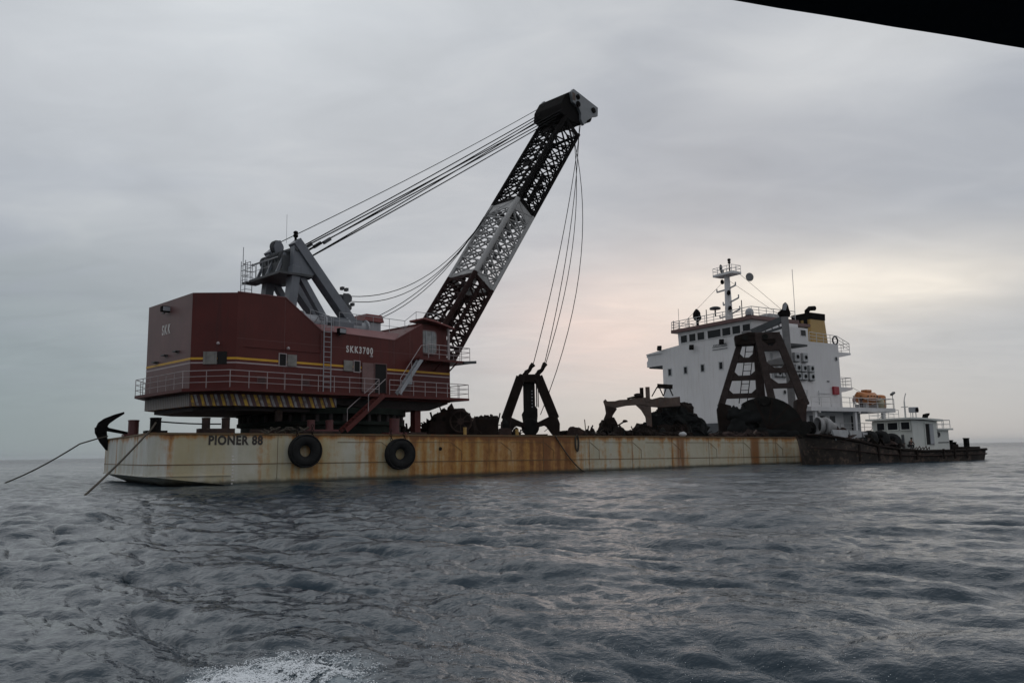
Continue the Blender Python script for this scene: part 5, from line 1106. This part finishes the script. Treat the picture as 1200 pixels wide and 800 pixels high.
    MB().bx(17.7, 18.95, -.4, -.01, 9.4, 10.6).build('fire_hose_box', M['redbox'], o, bevel=.04)
    for s, z in ((8.4, 9.2), (19.2, 14.9), (6.7, 9.5)): 
        pl = MB(); pl.lathe([(.36, 0), (.36, .06), (.28, .07), (.28, .0)], 16, (s, -.02, z), (0, -1, 0)); pl = pl.build('porthole', M['white_dirty'], o); MB().cyl((s, -.03, z), (s, -.055, z), .27, n=14).build('pane', M['glass'], pl)
    # aft galleries
    for z, s1 in ((16.0, 23.2), (10.6, 23.0)):
        MB().prism([(20.003, z), (s1, z), (s1, z - .3), (20.9, z - .7), (20.003, z - .7)], 'y', .1, 9).build('gallery', W_, o)
        railing(o, [(19.9 if z < 15 else 13.5, .2, z if z < 15 else 17.2), (20.1, .2, z if z < 15 else 17.0), (s1 - .1, .2, z), (s1 - .1, 8.8, z)], 1.5, 1.5, M['rail_white'], 3, .045)
    MB().torus((19.5, .1, 17.75), (0, 1, 0), .6, .12, 18, 6).build('life_ring', M['dgrey'], o)
    MB().bx(20.003, 20.06, .6, 1.6, 12.3, 14.3).build('aft_door', M['dgrey'], o)
    MB().cyl((23.0, .3, 10.7), (26.5, -1.0, 8.9), .03, n=5).build('stay_wire', M['rope'], o)
    # boat deck overhang and the recess below
    MB().prism([(9.0, -2.6), (29.6, -2.6), (29.6, 8), (9.0, 8)], 'z', 6.75, 7.35).build('boat_deck', W_, o)
    for (u0, u1, v0, v1) in ((9.0, 29.6, -2.6, -2.595),): pass
    railing(o, [(9.2, -2.5, 7.35), (29.5, -2.5, 7.35), (29.5, 4, 7.35)], 1.45, 2.2, M['rail_white'], 2, .045)
    MB().bx(20.02, 25.8, 1.0, 7.5, 3.92, 6.747).build('stern_house', M['white_dirty'], o)
    MB().bx(23.4, 25.0, .93, .997, 4.1, 6.3).build('doorway', M['dark_open'], o)
    for s in (10.4, 19.8, 27.0): MB().bx(s - .25, s + .25, -2.3, -1.9, 3.92, 6.747).build('deck_pillar', W_, o)
    for s in (10.2, 19.7): MB().lathe([(.14, 0), (.22, -.15), (.18, -.3)], 10, (s + .7, -2.45, 6.745)).build('deck_light', M['letter_white'], o)
    railing(o, [(19, -.1, 3.92), (29, -.1, 3.92)], 1.2, 2.2, M['rail_white'], 2, .04)
    MB().cyl((27.5, -2.0, 6.7), (26.4, -.2, 4.0), .04, n=5).build('stay_wire', M['rope'], o)
    for s in (12.5, 15.0, 17.3): MB().bx(s - .6, s + .6, -.05, -.001, 4.1, 6.2).build('deck_door', M['dgrey'], o)
    return o
make_ship()
def onS(s, t, z): return frame_pt(SO, BA, s, t, z)


def make_lifeboat():
    o = thing('lifeboat', 'orange enclosed lifeboat on the boat deck of the white ship', 'lifeboat', onS(24.4, -1.2, 7.36), BA)
    secs = [(-2.3, .25, 1.3), (-1.9, .85, .75), (-1.0, 1.1, .5), (.6, 1.1, .5), (1.7, .9, .7), (2.2, .3, 1.2)]; mb = MB(); n_ = 12; vs = []
    for x, wd, zb in secs:
        for k in range(n_):
            t = 2 * math.pi * k / n_; cz = (zb + 2.5) / 2; vs.append((x, wd * math.cos(t), cz + (2.5 - zb) / 2 * math.sin(t) * (1 if math.sin(t) < 0 else 1.0)))
    mb.add(vs, [(i * n_ + k, i * n_ + (k + 1) % n_, (i + 1) * n_ + (k + 1) % n_, (i + 1) * n_ + k) for i in range(len(secs) - 1) for k in range(n_)] + [tuple(range(n_)), tuple(range((len(secs) - 1) * n_, len(secs) * n_))]); mb.build('hull', M['orange'], o, True)
    MB().bx(-.6, .8, -.5, .5, 2.45, 2.85).build('conning_hatch', M['orange'], o, bevel=.08)
    for x in (-1.1, -.3, .5, 1.2): window(o, (x, -1.02, 1.75), .4, .26, 'y', -1, M['orange'], M['glass'], .03, .03)
    MB().tube([(-2.2, -1.12, 1.3), (0, -1.2, 1.15), (2.1, -1.12, 1.3)], .06, 6).build('grab_line', M['letter_white'], o)
    for x in (-1.4, 1.4): MB().bx(x - .15, x + .15, -.9, .9, 0, .62).build('cradle', M['white_dirty'], o)
    o = thing('life_raft', 'orange upright drum behind the lifeboat at the ship stern rail', 'life raft', onS(28.4, -.8, 7.36), BA)
    MB().lathe([(.75, .1), (.95, .25), (.95, 1.9), (.75, 2.1), (.2, 2.2)], 18).build('canister', M['orange'], o, True)
    for z in (.7, 1.4): MB().torus((0, 0, z), (0, 0, 1), .95, .05, 20, 5).build('strap', M['dgrey'], o)
    MB().bx(-.9, .9, -.5, .5, 0, .12).build('cradle', M['white_dirty'], o)
    o = thing('water_tank', 'small cream cylinder tank standing between lifeboat and orange drum', 'tank', onS(26.7, -2.0, 7.36), BA)
    MB().lathe([(.55, 0), (.55, 1.25), (.4, 1.45), (.1, 1.5)], 16).build('shell', M['cream'], o, True); MB().cyl((0, 0, 1.45), (0, 0, 1.75), .1, n=8).build('valve', M['dgrey'], o)
    o = thing('deck_lamp', 'small tilted lamp above the orange drum at the ship stern', 'lamp', onS(29.4, -2.4, 7.36), BA)
    MB().cyl((0, 0, 0), (0, 0, 2.2), .06, n=6).build('pole', M['rail_white'], o); MB().beam((-.3, 0, 2.1), (.5, 0, 2.5), .45, .3).build('lamp_head', M['dgrey'], o, bevel=.05)
make_lifeboat()


def person(label, loc, rot, pose, top, legs):
    """one skinned body; shirt and trousers are separate shells over it"""
    o = thing('person', label, 'person', loc, rot, 'people on the vessels')
    def skin(name, pts, edges, rad, m, parent=o):
        me = bpy.data.meshes.new(name); me.from_pydata(pts, edges, []); me.update(); ob = link(name, me, parent)
        md = ob.modifiers.new('skin', 'SKIN'); me.skin_vertices[0].data[0].use_root = True
        for i, r_ in enumerate(rad): me.skin_vertices[0].data[i].radius = (r_, r_ * .9) if not isinstance(r_, tuple) else r_
        sb = ob.modifiers.new('sub', 'SUBSURF'); sb.levels = 1; sb.render_levels = 1; me.materials.append(m); return ob
    if pose == 'stand':
        P = [(0, 0, .92), (0, 0, 1.15), (0, 0, 1.38), (0, 0, 1.5), (0, -.01, 1.6), (0, 0, 1.74), (-.19, 0, 1.4), (-.25, .02, 1.12), (-.22, -.08, .88), (.19, 0, 1.4), (.25, .02, 1.12), (.22, -.08, .88), (-.1, 0, .86), (-.11, -.02, .48), (-.11, .03, .08), (-.11, -.14, .04), (.1, 0, .86), (.12, -.03, .48), (.12, .03, .08), (.12, -.14, .04)]
    else:
        P = [(0, .1, .42), (0, .02, .62), (0, -.1, .82), (0, -.15, .93), (0, -.19, 1.02), (0, -.2, 1.15), (-.19, -.1, .82), (-.24, -.2, .6), (-.16, -.4, .55), (.19, -.1, .82), (.24, -.2, .6), (.16, -.4, .55), (-.1, .08, .4), (-.14, -.3, .5), (-.12, -.12, .08), (-.12, -.28, .04), (.1, .08, .4), (.14, -.3, .5), (.12, -.12, .08), (.12, -.28, .04)]
    E = [(0, 1), (1, 2), (2, 3), (3, 4), (4, 5), (2, 6), (6, 7), (7, 8), (2, 9), (9, 10), (10, 11), (0, 12), (12, 13), (13, 14), (14, 15), (0, 16), (16, 17), (17, 18), (18, 19)]
    Rr = [.13, .13, .14, .06, .09, .085, .06, .045, .035, .06, .045, .035, .085, .06, .045, .04, .085, .06, .045, .04]
    skin('body', P, E, Rr, M['skin'])
    i1 = [0, 1, 2, 6, 7, 9, 10]; mp = {k: j for j, k in enumerate(i1)}
    skin('shirt', [P[k] for k in i1], [(mp[a_], mp[b_]) for a_, b_ in E if a_ in mp and b_ in mp], [Rr[k] + .02 for k in i1], top)
    i2 = [0, 12, 13, 14, 16, 17, 18]; mp = {k: j for j, k in enumerate(i2)}
    skin('trousers', [P[k] for k in i2], [(mp[a_], mp[b_]) for a_, b_ in E if a_ in mp and b_ in mp], [Rr[k] + .022 for k in i2], legs)
    hx, hy, hz = P[5]; MB().lump((hx, hy + .02, hz - .01), (.105, .115, .095), 1, 12, 8, .1).build('hair', M['black'], o, True)
person('person in pale pink shirt standing at the ship rail beside the red box', onS(20.6, -1.6, 7.36), 10, 'stand', M['cloth_pink'], M['lgrey'])
person('person in dark clothes standing at the left end of the orange lifeboat', onS(21.8, -2.0, 7.36), -30, 'stand', M['cloth_dark'], M['cloth_dark'])

# ------------------------------------------------------------------ post and boom beside the huge grab
def make_post():
    s0, t0 = 75.0, 10.2; o = thing('derrick_post', 'tall grey derrick post with a jib arm rising behind the huge grab', 'derrick', onB(s0, t0, deckz(s0) + .03), facing(s0, t0)); m = M['post_grey']
    MB().beam((0, 0, 0), (-.3, 0, 15.3), .9, .85, up=(0, 1, 0)).build('post', m, o, bevel=.06)
    MB().prism([(-.9, 15.3), (-1.15, 15.9), (-.55, 16.3), (-.45, 16.9), (-.1, 17.2), (.2, 16.8), (.3, 16.2), (.45, 15.7), (.3, 15.3)], 'y', -.35, .35).build('post_head', M['black'], o, bevel=.08)
    MB().prism([(-.5, 16.2), (-.1, 16.1), (.1, 16.8), (-.1, 17.1), (-.38, 16.8)], 'y', -.37, -.355).build('lamp_glass', M['lgrey'], o)
    MB().beam((-.4, 0, 15.1), (-5.2, 0, 13.3), .8, .6, up=(0, 1, 0)).build('jib', M['dgrey'], o); MB().beam((-.4, 0, 14.1), (-4.4, 0, 13.0), .28, .3, up=(0, 1, 0)).build('jib', M['dgrey'], o)
    for q in (.15, .35, .55, .75): MB().beam(Vector((-.4, 0, 15.0)).lerp(Vector((-5.2, 0, 13.7)), q), Vector((-.4, 0, 14.1)).lerp(Vector((-4.4, 0, 13.0)), q), .14, .16).build('strut', m, o)
    for x in (-3.6, -2.7): MB().bx(x, x + .5, -.4, .3, 12.5, 13.3).build('sheave_block', M['black'], o, bevel=.05)
    MB().bx(-5.6, -4.4, -.6, .6, 12.5, 13.8).build('jib_heel', m, o, bevel=.08)
    MB().bx(-4.4, -.5, -.5, .5, 12.1, 12.45).build('walk_plate', M['dgrey'], o)
    MB().prism([(-3.2, 9.2), (-2.6, 9.9), (-1.2, 10.2), (-.5, 10.1), (-.5, 9.2)], 'y', -.7, .7).build('hood', m, o, bevel=.1)
    MB().bx(-2.9, -.5, -.6, .6, .0, 3.4).build('winch_house', M['rusty_dark'], o, bevel=.08)
make_post()

# ------------------------------------------------------------------ the tug
def onT(s, t, z=0): return frame_pt(TO, TA, s, t, z)
def make_tug():
    o = thing('workboat', 'rusty dark hulled workboat with a white wheelhouse moored at the barge end', 'boat', (TO[0], TO[1], 0), TA); wm = M['white_tug']
    st = [(2.5, 2.8, 2.95, .4), (3.1, 1.7, 2.88, .9), (4.2, .7, 2.66, 1.0), (6.2, .15, 2.3, 1), (9.0, 0, 1.78, 1), (12.5, 0, 1.4, 1), (15.5, 0, 1.22, 1), (21, .1, 1.2, 1), (26.0, .15, 1.25, 1), (26.6, .5, 1.25, 1)]
    hb = MB(); vs = []; cy = 3.2
    for i, (x, ins, z, q) in enumerate(st):
        rake = max(0, 5.0 - x) * .55
        for sy in (-1, 1):
            y = (cy - ins) * sy + cy - 0
            vs += [(x, y, z), (x + rake * .4, y - sy * .02 * 1, z - .35), (x + rake, cy + (y - cy) * .9, -.2), (x + rake * 1.3, cy + (y - cy) * .6, -1.2)]
    fs = []
    for i in range(len(st) - 1):
        a_, b_ = i * 8, (i + 1) * 8
        for k in range(3): fs += [(a_ + k, a_ + k + 1, b_ + k + 1, b_ + k), (a_ + 4 + k, b_ + 4 + k, b_ + 5 + k, a_ + 5 + k)]
        fs += [(a_, b_, b_ + 4, a_ + 4), (a_ + 3, a_ + 7, b_ + 7, b_ + 3)]
    e_ = (len(st) - 1) * 8; fs += [(0, 4, 5, 1), (1, 5, 6, 2), (2, 6, 7, 3), (e_, e_ + 1, e_ + 5, e_ + 4), (e_ + 1, e_ + 2, e_ + 6, e_ + 5), (e_ + 2, e_ + 3, e_ + 7, e_ + 6)]
    hb.add(vs, fs); hb.build('hull', M['tug_hull'], o)
    rb = MB(); rb.tube([(x, ins - .06, z - .1) for x, ins, z, q in st], .13, 8); rb.build('rubbing_strake', M['rusty_dark'], o)
    rb = MB(); rb.tube([(x + (.3 if x < 4 else 0), ins - .04, z * .55) for x, ins, z, q in st], .08, 8); rb.build('rubbing_strake', M['rusty'], o)
    for s in (6.1, 8.8, 11.9, 14.4, 18.6, 20.4, 22.4): MB().beam((s, -.10, .3), (s, -.10, 1.3 if s > 12 else 1.9), .12, .2, up=(1, 0, 0)).build('fender_bar', M['rusty_dark'], o)
    # wheelhouse: sides lean out a little at the top
    wh = MB(); wh.prism([(15.4, .95), (15.1, 4.25), (19.1, 4.1), (19.1, .95)], 'y', .75, 5.3); wh.build('wheelhouse', wm, o)
    MB().prism([(14.6, 4.30), (14.6, 4.48), (16.4, 4.46), (19.6, 4.28), (19.6, 4.1), (16.4, 4.28)], 'y', .35, 5.7).build('roof', wm, o)
    MB().bx(19.103, 21.3, 1.0, 5.1, .95, 3.2).build('aft_cabin', wm, o); MB().bx(19.11, 21.7, .7, 5.4, 3.203, 3.38).build('aft_roof', wm, o); MB().bx(19.15, 21.2, .96, .998, 1.9, 1.98).build('belt_line', M['dgrey'], o)
    for t, wd in ((1.0 + .4, .95), (2.85, 1.15), (4.25, .9)): window(o, (15.09, t, 3.66), wd, .72, 'x', -1, wm, M['glass'], .09, .06)
    do = MB().bx(17.15, 18.35, .70, .747, 1.75, 3.85).build('doorway', M['dark_open'], o)
    f = MB(); f.bx(17.05, 17.15, .66, .748, 1.7, 3.95); f.bx(18.35, 18.45, .66, .748, 1.7, 3.95); f.bx(17.15, 18.35, .66, .748, 3.85, 3.95); f.build('frame', wm, do)
    MB().bx(17.75, 18.34, .62, .69, 1.78, 3.83).build('door', M['lgrey'], o)
    ph = MB(); ph.torus((19.6, .98, 2.75), (0, 1, 0), .22, .06, 16, 6); ph = ph.build('porthole', M['dgrey'], o); MB().cyl((19.6, .998, 2.75), (19.6, .96, 2.75), .2, n=12).build('pane', M['glass'], ph)
    # roof gear
    ma = MB(); ma.cyl((15.9, 1.9, 4.45), (15.9, 1.9, 6.2), .09, .07, 8); ma.beam((15.9, 1.5, 5.6), (15.9, 2.3, 5.6), .06, .08); ma.tube([(15.9, 1.9, 6.2), (15.95, 1.88, 6.5), (16.1, 1.8, 7.0)], .05, 6); ma.build('mast', M['rail_white'], o)
    MB().cyl((16.2, 1.5, 4.45), (16.2, 1.5, 5.6), .03, n=6).build('antenna', M['rail_grey'], o)
    sb = MB(); sb.bx(16.0, 16.7, .9, 1.6, 5.0, 5.55); sb = sb.build('searchlight', M['lgrey'], o, bevel=.05); MB().lathe([(.2, 0), (.26, .05), (.1, .12)], 12, (16.35, .9, 5.25), (0, -1, 0)).build('lens', M['black'], sb)
    for x in (16.1, 16.6): MB().beam((x, 1.2, 4.45), (x, 1.2, 5.0), .07, .07).build('stand_leg', M['rail_white'], sb)
    for x, z in ((18.3, 4.35),):
        h = MB(); h.prism([(x - .3, z), (x - .1, z + .5), (x + .55, z + .62), (x + .5, z + .42), (x + .25, z + .25), (x + .15, z)], 'y', 1.2, 1.6); h.build('cowl_vent', M['black'], o, bevel=.03)
    railing(o, [(15.0, 2.0, 4.48), (15.0, 5.5, 4.48), (19.0, 5.5, 4.3)], .8, 1.2, M['rail_white'], 2, .03); railing(o, [(19.4, .9, 3.38), (21.5, .9, 3.38), (21.5, 5.2, 3.38)], .85, .9, M['rail_white'], 2, .035)
    # foredeck: pale slanted bulwark screens, cabin step
    for (x0, x1, z0, z1) in ((3.75, 5.95, 2.3, 3.3), (6.05, 7.8, 2.1, 3.2), (7.9, 9.2, 1.9, 3.05)):
        MB().prism([(x0, z1), (x0 + .45, z0), (x1, z0 - .1), (x1, z1 - .06)], 'y', .85, 1.05).build('screen_panel', M['white_dirty'], o)
    MB().bx(12.9, 15.0, 1.8, 4.8, .95, 2.2).build('deck_locker', wm, o)
    MB().lump((7.6, .6, 2.1), (1.2, .4, .4), 3, 12, 8, .4).build('tarpaulin', M['rubber_heap'], o)
    gx = thing('deck_gear', 'jumble of dark gear along the workboat foredeck in front of the pale screens', 'deck gear', onT(7.6, .55, 1.95), TA); gx.rotation_euler = (0, R(4), R(TA)); junk(gx, -2.6, 5.6, [.45, .3, .4, .25, .5, .3, .55, .4], 331, .25, 34, ('rusty_dark', 'rusty_tan', 'rusty', 'hemp'))
    # stern gear
    for s, h, r_ in ((22.0, .95, .28), (22.7, .75, .2), (24.8, 1.15, .28)): MB().lathe([(r_, 0), (r_, h - .1), (r_ * 1.2, h - .09), (r_ * 1.2, h)], 12, (s, 1.4, 1.22)).build('stern_bollard', M['black'], o)
    MB().bx(20.6, 23.2, 1.2, 4.8, 1.22, 1.75).build('stern_winch', M['rusty_dark'], o, bevel=.1); MB().bx(23.6, 26.3, .9, 5, 1.22, 1.45).build('stern_grating', M['rusty_dark'], o)
    for s in (13.3,): MB().cyl((s, .5, 1.3), (s, .5, 2.75), .14, n=10).build('samson_post', M['dgrey'], o)
    for k in range(5): MB().tube([(14.6 + .5 * k, .35, 1.25), (14.7 + .5 * k, .1, 1.5 + .1 * (k % 2)), (15.1 + .45 * k, .25, 1.3)], .05, 5).build('deck_cable', M['rusty_tan'], o)
    return o
make_tug()


def tug_fender(s, t, z, r, label, tilt):
    o = thing('tyre_fender', label, 'tyre fender', onT(s, t, z), TA, 'dark tyres on the workboat deck'); o.rotation_euler = (R(tilt[0]), R(tilt[1]), R(TA + tilt[2]))
    mb = MB(); mb.torus((0, 0, 0), (1, 0, 0), r * .62, r * .38, 22, 10, 1.25); mb.build('tyre', M['rubber'], o, True)
    MB().lathe([(r * .32, -.12), (r * .36, -.1), (r * .36, .1), (r * .32, .12)], 16, (0, 0, 0), (1, 0, 0)).build('hub', M['rusty_dark'], o)
tug_fender(8.9, .95, 2.35, .88, 'first dark tyre from the bow on the workboat deck, beside the pale screens', (0, 10, 20))
tug_fender(10.4, .85, 2.35, .90, 'middle one of three dark tyres stood on the workboat deck', (0, 14, 24))
tug_fender(11.9, .75, 2.05, .92, 'brownest of three dark tyres on the workboat deck, nearest the wheelhouse windows', (0, 24, 30))
o = thing('trumpet_cowl', 'big pale grey trumpet shaped cowl lying above the workboat bow', 'cowl', onT(4.4, 2.6, 2.75), TA); o.rotation_euler = (0, R(4), R(8)); o.scale = (.88, .88, .88)
MB().lathe([(.05, -.08), (.62, -.1), (.72, -.3), (.88, -.6), (.98, -.62), (1.04, -.55), (.9, -.2), (.78, .0), (.05, .02)], 24, (0, 0, 1.05), (1, 0, 0)).build('mouth_ring', M['cone'], o, True)
MB().lathe([(.6, -.14), (.6, -.12)], 24, (0.0, 0, 1.05), (1, 0, 0)).build('mouth', M['dark_open'], o)  # dark disc painted as the shade inside the hollow
MB().lathe([(.3, .22), (1.0, .2), (1.02, .3), (.85, .75), (.5, 1.2), (.42, 1.5), (.3, 1.52)], 24, (0, 0, 1.05), (1, 0, 0)).build('horn', M['cone'], o, True)
MB().bx(-.3, 1.0, -.5, .5, 0, .25).build('cradle', M['rusty_dark'], o)
for k, (x, z) in enumerate(((1.6, .75), (2.0, .55), (2.4, .7))): MB().lump((x, 0, z), (.35, .35, .35), k + 3, 10, 7, .4).build('clutter', M['rusty'], o)
o = thing('rope_reel', 'dark reel standing left of the trumpet shaped cowl', 'reel', onT(3.6, 3.6, 2.75), TA)
MB().lathe([(.7, -.4), (.7, -.3), (.4, -.29), (.4, .29), (.7, .3), (.7, .4)], 18, (0, 0, .75), (1, 0, 0)).build('reel', M['bucket'], o); MB().bx(-.5, .5, -.4, .4, 0, .2).build('stand', M['rusty_dark'], o)
person('person in dark clothes crouching on the workboat deck beside the wheelhouse', onT(14.35, .5, 1.25), 20, 'crouch', M['cloth_dark'], M['cloth_dark'])

# ------------------------------------------------------------------ canopy of the photographer's own boat
def make_canopy():
    p0, p1 = Vector((.404, 1.338, 0)), Vector((1.063, 1.536, 0)); d = (p1 - p0).normalized(); n_ = Vector((d.y, -d.x, 0)) ; mid = (p0 + p1) / 2
    o = thing('boat_canopy', 'black canopy edge of the boat overhead, top right corner', 'canopy', (mid.x, mid.y, EYE + .8), math.degrees(math.atan2(d.y, d.x)))
    m = MB(); nx = 40; vs = []
    for i in range(nx + 1):
        x = -1.6 + 3.4 * i / nx; w_ = -.0006 * math.sin(x * 9) + .0008 * math.sin(x * 23 + 1)
        vs += [(x, w_, 0), (x, -2.3, 0), (x, w_, .045), (x, -2.3, .045)]
    fs = []
    for i in range(nx):
        a_, b_ = i * 4, i * 4 + 4; fs += [(a_, b_, b_ + 1, a_ + 1), (a_ + 2, a_ + 3, b_ + 3, b_ + 2), (a_, a_ + 2, b_ + 2, b_), (a_ + 1, b_ + 1, b_ + 3, a_ + 3)]
    fs += [(0, 1, 3, 2), (nx * 4, nx * 4 + 2, nx * 4 + 3, nx * 4 + 1)]; m.add(vs, fs); m.build('roof_sheet', M['canopy'], o)
    MB().tube([(-1.6 + 3.4 * i / 30, .002 + -.0006 * math.sin((-1.6 + 3.4 * i / 30) * 9), .02) for i in range(31)], .012, 6).build('edge_piping', M['canopy_trim'], o, True)
    for x in (-1.55, 1.75):
        MB().cyl((x, -2.2, -2.3), (x, -2.2, -.002), .03, n=8).build('post', M['dgrey'], o)
make_canopy()

# ------------------------------------------------------------------ foam thrown up beside the boat
def make_foam():
    rg = np.random.default_rng(5)
    ico = []
    def blob(mb, x, y, z, r_):
        q = r_ * .6; mb.add([(x + r_, y, z), (x - r_, y, z), (x, y + r_, z), (x, y - r_, z), (x, y, z + q), (x, y, z - q)], [(0, 2, 4), (2, 1, 4), (1, 3, 4), (3, 0, 4), (2, 0, 5), (1, 2, 5), (3, 1, 5), (0, 3, 5)])
    mb = MB(); n_ = 90000
    x = rg.uniform(-3.4, -.4, n_); y = rg.uniform(6.2, 7.8, n_); x, y, hh = sea_height(x, y); u = rg.uniform(0, 1, n_); rr_ = rg.uniform(.0035, .0105, n_); dz = rg.uniform(-.002, .014, n_)
    for i in range(n_):
        p = Vector((x[i], y[i], 0)); e_ = ((x[i] + 2.0) / .82) ** 2 + ((y[i] - 6.75) / .72) ** 2
        if e_ > 1.6: continue
        wp = p + Vector((mnoise.noise(p * 2.3), mnoise.noise(p * 2.3 + Vector((5, 2, 0))), 0)) * .22
        web = min(abs(mnoise.noise(wp * 2.6)), abs(mnoise.noise(wp * 5.6 + Vector((3, 1, 2)))) * 1.3, abs(mnoise.noise(wp * 11.0)) * 1.9)
        f = .86 - .60 * e_ - web * 2.7 + .25 * mnoise.noise(p * 1.1)
        if f > u[i] * .5: blob(mb, x[i], y[i], hh[i] + dz[i], rr_[i] * (1.5 if f > .45 else 1))
    n2 = 2600; x = rg.uniform(-2.4, 3.8, n2); y = rg.uniform(6.1, 8.3, n2); x, y, hh = sea_height(x, y)
    for i in range(n2):
        if mnoise.noise(Vector((x[i] * 1.2, y[i] * 1.2, 3))) + .25 > rg.uniform(0, .9): blob(mb, x[i], y[i], hh[i] + (rg.uniform(0, 1) ** 3) * .16, rg.uniform(.002, .006))
    m, n, b = new_mat('foam'); b.inputs['Base Color'].default_value = (.72, .75, .77, 1); b.inputs['Roughness'].default_value = .7
    o = mb.build('sea_foam', m, None, True); tag(o, 'white foam and spray on the water at the bottom edge', 'foam', None, 'stuff')
make_foam()


# ------------------------------------------------------------------ sea haze
def make_haze():
    m = bpy.data.materials.new('haze_air'); m.use_nodes = True; m.node_tree.nodes.clear(); n = N(m.node_tree)
    v = n('ShaderNodeVolumePrincipled', {'Color': (.86, .90, .93, 1), 'Density': 5e-5}); o = n('ShaderNodeOutputMaterial'); n.link(v.outputs[0], o.inputs['Volume'])
    ob = MB().bx(-16000, 16000, -16000, 16000, -3.2, 60).build('haze', m); ob['kind'] = 'stuff'; ob['label'] = 'thin sea haze that softens the horizon'
make_haze()
